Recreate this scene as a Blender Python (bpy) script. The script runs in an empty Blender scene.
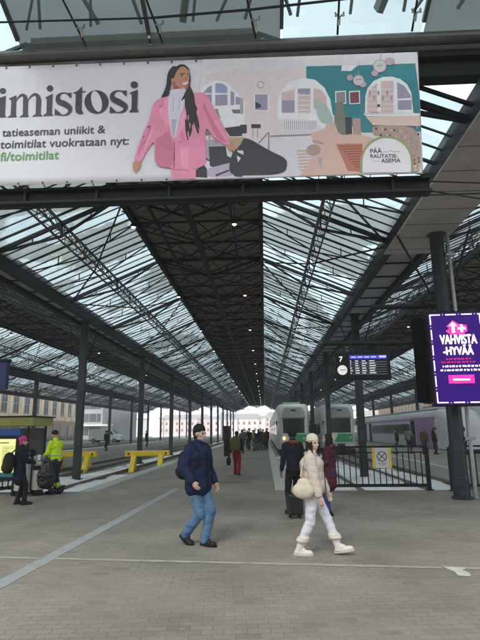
import bpy, bmesh, math, random
from mathutils import Vector, Matrix, Euler, noise
random.seed(7)
sc = bpy.context.scene
COL = sc.collection
PI = math.pi
R = math.radians

# ------------------------------------------------------------------ helpers
class MB:
    """collects boxes, bars and tubes and links them as one mesh object"""
    def __init__(s): s.v=[]; s.f=[]; s.m=[]
    def add(s, vs, fs, m=0):
        o=len(s.v); s.v+= [tuple(v) for v in vs]; s.f+=[tuple(i+o for i in f) for f in fs]; s.m+=[m]*len(fs); return s
    def box(s, x0,x1,y0,y1,z0,z1, m=0):
        vs=[(x,y,z) for z in (z0,z1) for y in (y0,y1) for x in (x0,x1)]
        return s.add(vs,[(0,2,3,1),(4,5,7,6),(0,1,5,4),(2,6,7,3),(0,4,6,2),(1,3,7,5)],m)
    def bar(s, a,b,w,h, m=0, up=(0,0,1)):
        a=Vector(a); b=Vector(b); d=(b-a)
        if d.length<1e-6: return s
        d.normalize(); up=Vector(up)
        if abs(d.dot(up))>.98: up=Vector((0,1,0))
        x=d.cross(up).normalized(); y=x.cross(d).normalized()
        vs=[p+x*i*w/2+y*j*h/2 for p in (a,b) for (i,j) in ((-1,-1),(1,-1),(1,1),(-1,1))]
        return s.add(vs,[(3,2,1,0),(4,5,6,7),(0,1,5,4),(1,2,6,5),(2,3,7,6),(3,0,4,7)],m)
    def tube(s, a,b,r,n=8,r2=None, m=0, cap=True):
        a=Vector(a); b=Vector(b); d=(b-a).normalized(); r2=r if r2 is None else r2
        up=Vector((0,0,1)) if abs(d.z)<.95 else Vector((1,0,0))
        x=d.cross(up).normalized(); y=x.cross(d)
        vs=[]
        for p,q in ((a,r),(b,r2)):
            for i in range(n):
                t=2*PI*i/n; vs.append(p+x*math.cos(t)*q+y*math.sin(t)*q)
        fs=[(i,(i+1)%n,n+(i+1)%n,n+i) for i in range(n)]
        if cap: fs+=[tuple(range(n))[::-1],tuple(range(n,2*n))]
        return s.add(vs,fs,m)
    def prism(s, pts, axis, a, b, m=0):
        """pts 2D, extruded along axis x/y/z from a to b"""
        n=len(pts)
        def P(p,t):
            if axis=='x': return (t,p[0],p[1])
            if axis=='y': return (p[0],t,p[1])
            return (p[0],p[1],t)
        vs=[P(p,a) for p in pts]+[P(p,b) for p in pts]
        fs=[(i,(i+1)%n,n+(i+1)%n,n+i) for i in range(n)]+[tuple(range(n))[::-1],tuple(range(n,2*n))]
        return s.add(vs,fs,m)
    def lathe(s, prof, n=16, c=(0,0), m=0):
        vs=[];k=len(prof)
        for (r,z) in prof:
            for i in range(n):
                t=2*PI*i/n; vs.append((c[0]+r*math.cos(t),c[1]+r*math.sin(t),z))
        fs=[]
        for j in range(k-1):
            for i in range(n): fs.append((j*n+i,j*n+(i+1)%n,(j+1)*n+(i+1)%n,(j+1)*n+i))
        fs+=[tuple(range(n))[::-1],tuple(range((k-1)*n,k*n))]
        return s.add(vs,fs,m)
    def build(s, name, mats, parent=None, smooth=False, bevel=0, recalc=True):
        me=bpy.data.meshes.new(name); me.from_pydata(s.v,[],s.f)
        if not isinstance(mats,(list,tuple)): mats=[mats]
        for m in mats: me.materials.append(m)
        if len(mats)>1:
            me.polygons.foreach_set('material_index',s.m)
        if recalc and len(s.f)<60000:
            bm=bmesh.new(); bm.from_mesh(me)
            if smooth: bmesh.ops.remove_doubles(bm,verts=bm.verts,dist=1e-5)
            bmesh.ops.recalc_face_normals(bm,faces=bm.faces); bm.to_mesh(me); bm.free()
        if smooth: me.polygons.foreach_set('use_smooth',[True]*len(me.polygons))
        o=bpy.data.objects.new(name,me); COL.objects.link(o)
        if parent is not None: o.parent=parent
        if bevel:
            b=o.modifiers.new('bevel','BEVEL'); b.width=bevel; b.segments=2; b.limit_method='ANGLE'
        return o

def tag(o,label=None,cat=None,group=None,kind=None):
    if label: o['label']=label
    if cat: o['category']=cat
    if group: o['group']=group
    if kind: o['kind']=kind
    return o
def empty(name,loc=(0,0,0),rz=0,label=None,cat=None,group=None):
    o=bpy.data.objects.new(name,None); COL.objects.link(o); o.location=loc; o.rotation_euler=(0,0,rz); o.empty_display_size=.2
    return tag(o,label,cat,group)
def copy_tree(o,loc=None,rz=None,label=None,parent=None):
    c=o.copy(); COL.objects.link(c); c.parent=parent
    if loc is not None: c.location=loc
    if rz is not None: c.rotation_euler=(0,0,rz)
    if label: c['label']=label
    for ch in list(o.children): copy_tree(ch,parent=c)
    return c

# ------------------------------------------------------------------ materials
MATS={}
def srgb(h):
    c=[int(h[i:i+2],16)/255 for i in (0,2,4)]
    return [x/12.92 if x<=.04045 else ((x+.055)/1.055)**2.4 for x in c]
def mat(name,col,rough=.6,metal=0,var=0,scale=6,bump=0,bscale=60,emit=0,spec=.5,rvar=0):
    if name in MATS: return MATS[name]
    if isinstance(col,str): col=srgb(col)
    m=bpy.data.materials.new(name); m.use_nodes=True; nt=m.node_tree; b=nt.nodes['Principled BSDF']
    b.inputs['Base Color'].default_value=(*col,1); b.inputs['Roughness'].default_value=rough; b.inputs['Metallic'].default_value=metal
    b.inputs['Specular IOR Level'].default_value=spec
    if var or bump or rvar:
        tc=nt.nodes.new('ShaderNodeTexCoord')
    if var or rvar:
        n=nt.nodes.new('ShaderNodeTexNoise'); n.inputs['Scale'].default_value=scale; n.inputs['Detail'].default_value=6; n.inputs['Roughness'].default_value=.65
        nt.links.new(tc.outputs['Object'],n.inputs['Vector'])
    if var:
        r=nt.nodes.new('ShaderNodeValToRGB'); r.color_ramp.elements[0].position=.3; r.color_ramp.elements[1].position=.7
        r.color_ramp.elements[0].color=(*[c*(1-var) for c in col],1); r.color_ramp.elements[1].color=(*[min(1,c*(1+var)) for c in col],1)
        nt.links.new(n.outputs['Fac'],r.inputs['Fac']); nt.links.new(r.outputs['Color'],b.inputs['Base Color'])
    if rvar:
        mr=nt.nodes.new('ShaderNodeMapRange'); mr.inputs['To Min'].default_value=max(0,rough-rvar); mr.inputs['To Max'].default_value=min(1,rough+rvar)
        nt.links.new(n.outputs['Fac'],mr.inputs['Value']); nt.links.new(mr.outputs['Result'],b.inputs['Roughness'])
    if bump:
        n2=nt.nodes.new('ShaderNodeTexNoise'); n2.inputs['Scale'].default_value=bscale; n2.inputs['Detail'].default_value=4
        bp=nt.nodes.new('ShaderNodeBump'); bp.inputs['Strength'].default_value=bump; bp.inputs['Distance'].default_value=.01
        nt.links.new(tc.outputs['Object'],n2.inputs['Vector']); nt.links.new(n2.outputs['Fac'],bp.inputs['Height']); nt.links.new(bp.outputs['Normal'],b.inputs['Normal'])
    if emit:
        b.inputs['Emission Color'].default_value=(*col,1); b.inputs['Emission Strength'].default_value=emit
    MATS[name]=m; return m

steel=mat('dark_painted_steel',(.010,.0115,.0125),.6,0,.35,3,.1,40,rvar=.12,spec=.3)
steel_l=mat('grey_and_skylit_steel',(.06,.06,.057),.5,0,.3,4)  # grey steel; on the purlins its paler tone paints in sky light
steel_col=mat('column_paint',(.018,.022,.025),.45,0,.5,4,.08,30,rvar=.1)
galv=mat('galvanised_steel',(.36,.36,.35),.4,.7,.2,8,rvar=.1)
stainless=mat('stainless_steel',(.56,.54,.50),.38,.35,.12,5,rvar=.1)
black=mat('black_plastic',(.006,.006,.0065),.4,spec=.25)
rubber=mat('rubber',(.015,.015,.015),.8)
yellow=mat('yellow_paint',(.75,.50,.02),.45,0,.18,5,.1,30,rvar=.15)
white_p=mat('white_paint',(.74,.74,.72),.4,0,.06,3)
snow=mat('snow',(.78,.77,.755),.75,0,.26,2.2,.9,14)
concrete=mat('concrete',(.30,.29,.27),.8,0,.2,3,.3,40)
concrete_l=mat('pale_concrete',(.42,.41,.38),.8,0,.15,4,.3,40)
board=mat('ceiling_boards',(.17,.14,.112),.7,0,.2,2)

def glass_roof(name,patch,seed,tint=(.62,.715,.73),sn=.16,sooty=False):
    """roof glazing: clear panes with drifts of old snow and grime lying on them"""
    m=bpy.data.materials.new(name); m.use_nodes=True; nt=m.node_tree; N=nt.nodes; L=nt.links
    N.remove(N['Principled BSDF']); out=N['Material Output']
    tr=N.new('ShaderNodeBsdfTransparent'); tr.inputs['Color'].default_value=(*tint,1)
    tl=N.new('ShaderNodeBsdfTranslucent'); tl.inputs['Color'].default_value=(.25,.285,.28,1) if not sooty else (.08,.10,.088,1)
    tr2=N.new('ShaderNodeBsdfTransparent'); tr2.inputs['Color'].default_value=(sn*.9,sn,sn,1)
    gl=N.new('ShaderNodeBsdfGlossy'); gl.inputs['Roughness'].default_value=.08; gl.inputs['Color'].default_value=(.8,.85,.9,1)
    tc=N.new('ShaderNodeTexCoord'); mp=N.new('ShaderNodeMapping'); mp.inputs['Location'].default_value=(seed,seed*1.7,0)
    L.new(tc.outputs['Object'],mp.inputs['Vector'])
    n=N.new('ShaderNodeTexNoise'); n.inputs['Scale'].default_value=.22; n.inputs['Detail'].default_value=7; n.inputs['Roughness'].default_value=.55; n.inputs['Distortion'].default_value=.3
    L.new(mp.outputs['Vector'],n.inputs['Vector'])
    r=N.new('ShaderNodeMapRange'); r.inputs['From Min'].default_value=patch-.012; r.inputs['From Max'].default_value=patch+.012
    L.new(n.outputs['Fac'],r.inputs['Value'])
    # per-pane grime
    sx=N.new('ShaderNodeSeparateXYZ'); L.new(tc.outputs['Object'],sx.inputs['Vector'])
    mt=N.new('ShaderNodeMath'); mt.operation='DIVIDE'; mt.inputs[1].default_value=.6; L.new(sx.outputs['Y'],mt.inputs[0])
    fl=N.new('ShaderNodeMath'); fl.operation='FLOOR'; L.new(mt.outputs[0],fl.inputs[0])
    wn=N.new('ShaderNodeTexWhiteNoise'); wn.noise_dimensions='1D'; L.new(fl.outputs[0],wn.inputs['W'])
    n2=N.new('ShaderNodeTexNoise'); n2.inputs['Scale'].default_value=3; n2.inputs['Detail'].default_value=8; L.new(tc.outputs['Object'],n2.inputs['Vector'])
    ad=N.new('ShaderNodeMath'); ad.operation='MULTIPLY'; L.new(wn.outputs['Value'],ad.inputs[0]); L.new(n2.outputs['Fac'],ad.inputs[1])
    g=N.new('ShaderNodeMapRange'); g.inputs['To Min'].default_value=.06; g.inputs['To Max'].default_value=.40; L.new(ad.outputs[0],g.inputs['Value'])
    snowm=N.new('ShaderNodeMixShader'); snowm.inputs['Fac'].default_value=.72 if not sooty else .45; L.new(tr2.outputs[0],snowm.inputs[1]); L.new(tl.outputs[0],snowm.inputs[2])
    grime=N.new('ShaderNodeMixShader'); L.new(g.outputs['Result'],grime.inputs['Fac']); L.new(tr.outputs[0],grime.inputs[1]); L.new(tl.outputs[0],grime.inputs[2])
    mx=N.new('ShaderNodeMixShader'); L.new(r.outputs['Result'],mx.inputs['Fac']); L.new(grime.outputs[0],mx.inputs[1]); L.new(snowm.outputs[0],mx.inputs[2])
    fr=N.new('ShaderNodeFresnel'); fr.inputs['IOR'].default_value=1.35
    fm=N.new('ShaderNodeMath'); fm.operation='MULTIPLY'; fm.inputs[1].default_value=.3; L.new(fr.outputs[0],fm.inputs[0])
    m2=N.new('ShaderNodeMixShader'); L.new(fm.outputs[0],m2.inputs['Fac']); L.new(mx.outputs[0],m2.inputs[1]); L.new(gl.outputs[0],m2.inputs[2])
    L.new(m2.outputs[0],out.inputs['Surface'])
    MATS[name]=m; return m
glassA=glass_roof('roof_glass',.53,3.1,sn=.14); glassB=glass_roof('roof_glass_snowy',.56,9.4,sn=.16)
glassC=glass_roof('canopy_glass',.60,5.3,(.62,.72,.71),sn=.15); glassD=glass_roof('canopy_glass_sooty',.30,2.3,(.3,.35,.35),sn=.20,sooty=True)

def paver_mat():
    m=bpy.data.materials.new('stone_pavers'); m.use_nodes=True; nt=m.node_tree; N=nt.nodes; L=nt.links; b=N['Principled BSDF']
    tc=N.new('ShaderNodeTexCoord'); mp=N.new('ShaderNodeMapping'); mp.inputs['Rotation'].default_value=(0,0,R(-4.6)); L.new(tc.outputs['Object'],mp.inputs['Vector'])
    # slight wobble so rows are not ruler-straight
    nz=N.new('ShaderNodeTexNoise'); nz.inputs['Scale'].default_value=1.3; nz.inputs['Detail'].default_value=3; L.new(mp.outputs['Vector'],nz.inputs['Vector'])
    mix=N.new('ShaderNodeMixRGB'); mix.blend_type='LINEAR_LIGHT'; mix.inputs['Fac'].default_value=.018; L.new(mp.outputs['Vector'],mix.inputs[1]); L.new(nz.outputs['Color'],mix.inputs[2])
    br=N.new('ShaderNodeTexBrick'); br.inputs['Scale'].default_value=1; br.inputs['Brick Width'].default_value=.20; br.inputs['Row Height'].default_value=.105
    br.inputs['Mortar Size'].default_value=.006; br.inputs['Mortar Smooth'].default_value=.4; br.offset=.5
    br.inputs['Color1'].default_value=(0,0,0,1); br.inputs['Color2'].default_value=(1,1,1,1); br.inputs['Mortar'].default_value=(.5,.5,.5,1)
    L.new(mix.outputs[0],br.inputs['Vector'])
    rp=N.new('ShaderNodeValToRGB'); rp.color_ramp.elements[0].color=(.262,.226,.186,1); rp.color_ramp.elements[1].color=(.303,.262,.216,1)
    e_=rp.color_ramp.elements.new(.93); e_.color=(.303,.262,.216,1); e_=rp.color_ramp.elements.new(.96); e_.color=(.238,.206,.170,1); rp.color_ramp.elements[3].color=(.230,.200,.165,1)
    L.new(br.outputs['Color'],rp.inputs['Fac'])
    big=N.new('ShaderNodeTexNoise'); big.inputs['Scale'].default_value=.45; big.inputs['Detail'].default_value=8; big.inputs['Roughness'].default_value=.6; L.new(tc.outputs['Object'],big.inputs['Vector'])
    mr=N.new('ShaderNodeMapRange'); mr.inputs['From Min'].default_value=.3; mr.inputs['From Max'].default_value=.7; mr.inputs['To Min'].default_value=.70; mr.inputs['To Max'].default_value=1.14; L.new(big.outputs['Fac'],mr.inputs['Value'])
    fine=N.new('ShaderNodeTexNoise'); fine.inputs['Scale'].default_value=70; fine.inputs['Detail'].default_value=6; L.new(tc.outputs['Object'],fine.inputs['Vector'])
    mr2=N.new('ShaderNodeMapRange'); mr2.inputs['From Min'].default_value=.3; mr2.inputs['From Max'].default_value=.7; mr2.inputs['To Min'].default_value=.72; mr2.inputs['To Max'].default_value=1.25; L.new(fine.outputs['Fac'],mr2.inputs['Value'])
    mu=N.new('ShaderNodeMath'); mu.operation='MULTIPLY'; L.new(mr.outputs[0],mu.inputs[0]); L.new(mr2.outputs[0],mu.inputs[1])
    vm=N.new('ShaderNodeVectorMath'); vm.operation='SCALE'; L.new(rp.outputs['Color'],vm.inputs[0]); L.new(mu.outputs[0],vm.inputs['Scale'])
    # joints: dark grit, with salt in places
    jm=N.new('ShaderNodeMixRGB'); jm.inputs[2].default_value=(.075,.068,.06,1); L.new(vm.outputs[0],jm.inputs[1])
    js=N.new('ShaderNodeMath'); js.operation='MULTIPLY'; L.new(br.outputs['Fac'],js.inputs[0])
    jn=N.new('ShaderNodeTexNoise'); jn.inputs['Scale'].default_value=.8; jn.inputs['Detail'].default_value=5; L.new(tc.outputs['Object'],jn.inputs['Vector']); jr=N.new('ShaderNodeMapRange'); jr.inputs['From Min'].default_value=.38; jr.inputs['From Max'].default_value=.62; jr.inputs['To Min'].default_value=.05; jr.inputs['To Max'].default_value=.5; L.new(jn.outputs['Fac'],jr.inputs['Value']); L.new(jr.outputs[0],js.inputs[1]); L.new(js.outputs[0],jm.inputs['Fac'])
    # pale gum and grit specks
    vo=N.new('ShaderNodeTexVoronoi'); vo.inputs['Scale'].default_value=2.6; vo.inputs['Randomness'].default_value=1; L.new(tc.outputs['Object'],vo.inputs['Vector'])
    lt=N.new('ShaderNodeMath'); lt.operation='LESS_THAN'; lt.inputs[1].default_value=.07; L.new(vo.outputs['Distance'],lt.inputs[0])
    sp=N.new('ShaderNodeMixRGB'); sp.inputs[2].default_value=(.30,.28,.25,1); L.new(jm.outputs[0],sp.inputs[1])
    ls=N.new('ShaderNodeMath'); ls.operation='MULTIPLY'; ls.inputs[1].default_value=.55; L.new(lt.outputs[0],ls.inputs[0]); L.new(ls.outputs[0],sp.inputs['Fac'])
    L.new(sp.outputs[0],b.inputs['Base Color'])
    rr=N.new('ShaderNodeMapRange'); rr.inputs['From Min'].default_value=.35; rr.inputs['From Max'].default_value=.65; rr.inputs['To Min'].default_value=.42; rr.inputs['To Max'].default_value=.78; L.new(big.outputs['Fac'],rr.inputs['Value']); L.new(rr.outputs[0],b.inputs['Roughness'])
    inv=N.new('ShaderNodeMath'); inv.operation='SUBTRACT'; inv.inputs[0].default_value=1; L.new(br.outputs['Fac'],inv.inputs[1])
    fa=N.new('ShaderNodeMath'); fa.operation='MULTIPLY_ADD'; fa.inputs[1].default_value=.35; L.new(fine.outputs['Fac'],fa.inputs[0]); L.new(inv.outputs[0],fa.inputs[2])
    bp=N.new('ShaderNodeBump'); bp.inputs['Strength'].default_value=.55; bp.inputs['Distance'].default_value=.006; L.new(fa.outputs[0],bp.inputs['Height']); L.new(bp.outputs['Normal'],b.inputs['Normal'])
    MATS['stone_pavers']=m; return m
pavers=paver_mat()

def snow_ground():
    m=bpy.data.materials.new('ballast_and_snow'); m.use_nodes=True; nt=m.node_tree; N=nt.nodes; L=nt.links; b=N['Principled BSDF']
    tc=N.new('ShaderNodeTexCoord')
    n=N.new('ShaderNodeTexNoise'); n.inputs['Scale'].default_value=.9; n.inputs['Detail'].default_value=8; n.inputs['Roughness'].default_value=.7; L.new(tc.outputs['Object'],n.inputs['Vector'])
    g=N.new('ShaderNodeTexNoise'); g.inputs['Scale'].default_value=18; g.inputs['Detail'].default_value=5; L.new(tc.outputs['Object'],g.inputs['Vector'])
    rp=N.new('ShaderNodeValToRGB'); rp.color_ramp.elements[0].position=.35; rp.color_ramp.elements[0].color=(.06,.055,.05,1); rp.color_ramp.elements[1].position=.65; rp.color_ramp.elements[1].color=(.24,.22,.2,1); L.new(g.outputs['Fac'],rp.inputs['Fac'])
    mr=N.new('ShaderNodeMapRange'); mr.inputs['From Min'].default_value=.40; mr.inputs['From Max'].default_value=.47; L.new(n.outputs['Fac'],mr.inputs['Value'])
    mx=N.new('ShaderNodeMixRGB'); mx.inputs[2].default_value=(.82,.82,.83,1); L.new(mr.outputs[0],mx.inputs['Fac']); L.new(rp.outputs['Color'],mx.inputs[1]); L.new(mx.outputs[0],b.inputs['Base Color'])
    b.inputs['Roughness'].default_value=.8
    bp=N.new('ShaderNodeBump'); bp.inputs['Distance'].default_value=.04; bp.inputs['Strength'].default_value=.6; L.new(g.outputs['Fac'],bp.inputs['Height']); L.new(bp.outputs['Normal'],b.inputs['Normal'])
    MATS['ballast_and_snow']=m; return m
ballast=snow_ground()

# ------------------------------------------------------------------ layout constants
PER=13.32; CX=-2.19; BAY=12.0; YF=8.0; YE=150.0
ZG=-.5
cols_x=[CX-6.66-PER, CX-6.66, CX+6.66, CX+6.66+PER]
Y0=15.0      # end of the concourse, tracks begin

# ------------------------------------------------------------------ setting
g=MB(); g.box(-335,335,-55,415,-1.2,ZG-.02); tag(g.build('ground',ballast),kind='structure')
g=MB(); g.box(-60,60,-30,Y0,-.9,0); tag(g.build('concourse_floor',pavers),kind='structure')
PE=[(-5.45,.65)]
plats=[(-5.45+k*PER,.65+k*PER) for k in (-3,-2,-1,0,1,2)]
for (a,b) in plats:
    g=MB(); g.box(a+.35,b-.35,Y0,178,-.9,0); tag(g.build('platform',pavers),kind='structure')
    for (u,v) in ((a,a+.35),(b-.35,b)):
        g=MB(); g.box(u,v,Y0,178,-.88,.004); g.box(u+.02,v-.02,Y0,178,-.95,-.88)
        tag(g.build('platform_edge',concrete_l if b>0 else concrete_l),kind='structure')
# snow lying along the far platform edges
for (x0,x1,y0,y1,z) in [(-5.4,-4.9,42,150,.006),(-18.6,-18.1,20,150,.006),(8.0,8.5,50,140,.006)]:
    g=MB(); n=90; vs=[];fs=[]
    for i in range(n+1):
        y=y0+(y1-y0)*i/n; w=(noise.noise((y*.35,x0,0))*.5+.6)
        vs+=[(x0,y,z),(x0,y,z+.05*w),(x0+(x1-x0)*w*.7,y,z+.04*w),(x0+(x1-x0)*w,y,z)]
    for i in range(n):
        for j in range(3): fs.append((i*4+j,i*4+j+1,i*4+j+5,i*4+j+4))
    g.add(vs,fs); tag(g.build('snow_drift',snow),kind='stuff')
# tracks
track_x=[]
for k in (-2,-1,0,1,2):
    c=CX-6.66+k*PER; track_x+= [c-1.95,c+1.95]
sleeper=mat('sleeper_concrete',(.22,.20,.18),.85,0,.3,5); railm=mat('rail_steel',(.16,.11,.08),.45,.6,.3,6)
for tx in track_x:
    s=MB()
    for i in range(150):
        y=Y0+2.0+i*.65; s.box(tx-1.25,tx+1.25,y,y+.24,ZG-.03,ZG+.025)
    tag(s.build('sleepers',sleeper),kind='structure')
    s=MB()
    for sx in (-1,1):
        x=tx+sx*.79
        s.box(x-.07,x+.07,Y0+1.6,400,ZG+.025,ZG+.045); s.box(x-.012,x+.012,Y0+1.6,400,ZG+.045,ZG+.14); s.box(x-.036,x+.036,Y0+1.6,400,ZG+.14,ZG+.18)
    tag(s.build('railway_track',railm),kind='structure')
# snow bank in front of the left track pit and the right one
def snowbank(x0,x1,y0,y1,h,seed,name='snow_bank'):
    nx,ny=26,60; vs=[];fs=[]
    for j in range(ny+1):
        for i in range(nx+1):
            u=i/nx; v=j/ny; x=x0+(x1-x0)*u; y=y0+(y1-y0)*v
            e=min(u,1-u,1)*6; e=min(1,e); e2=min(1,min(v*14,(1-v)*3))
            z=ZG-.03+h*e*e2*(.62+.55*noise.noise((x*.9+seed,y*.6,seed))+.2*noise.noise((x*3,y*3,seed)))
            vs.append((x,y,z))
    for j in range(ny):
        for i in range(nx): a=j*(nx+1)+i; fs.append((a,a+1,a+nx+2,a+nx+1))
    m=MB(); m.add(vs,fs); return tag(m.build(name,snow,smooth=True),kind='stuff')
snowbank(-12.6,-5.5,Y0+.02,29,.16,3); snowbank(.7,7.95,Y0+.02,32,.16,8); snowbank(14.1,21,Y0+.02,30,.16,5)

# bands in the paving
bandm=mat('pale_granite',(.34,.335,.33),.6,0,.12,6,.2,50); stripm=mat('worn_white_line',(.38,.35,.30),.7,0,.25,5,.2,60)
g=MB()
g.add([(-3.33,2,.004),(-3.12,2,.004),(-2.56,15.6,.004),(-2.77,15.6,.004)],[(0,1,2,3)]); tag(g.build('paving_band',bandm,recalc=False),kind='structure')
g=MB()
segs=[(-9,-3.13),(-2.90,2.15),(2.42,7)]
for a,b in segs:
    f=lambda x:7.01-.083*(x-0)
    n=max(2,int((b-a)*3)); 
    for i in range(n):
        p=a+(b-a)*i/n; q=a+(b-a)*(i+1)/n; w=.045+.012*noise.noise((p*3,0,0)); w2=.045+.012*noise.noise((q*3,0,0))
        g.add([(p,f(p)-w,.004),(q,f(q)-w2,.004),(q,f(q)+w2,.004),(p,f(p)+w,.004)],[(0,1,2,3)])
tag(g.build('paving_line',stripm,recalc=False),kind='structure')
g=MB(); wm=mat('worn_white_marking',(.55,.53,.47),.7,0,.2,9)
g.add([(2.17,6.88,.006),(2.42,6.84,.006),(2.43,6.77,.006),(2.36,6.72,.006),(2.40,6.60,.006),(2.36,6.44,.006),(2.22,6.47,.006),(2.24,6.64,.006)],[(0,1,2,3,4,5,6,7)])
tag(g.build('floor_marking',wm,recalc=False),kind='structure')
# drain slot across the platform and round lids
g=MB(); g.box(-1.75,-.55,17.45,17.62,.001,.004); tag(g.build('drain_slot',mat('drain_iron',(.05,.045,.04),.6)),kind='structure')
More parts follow.
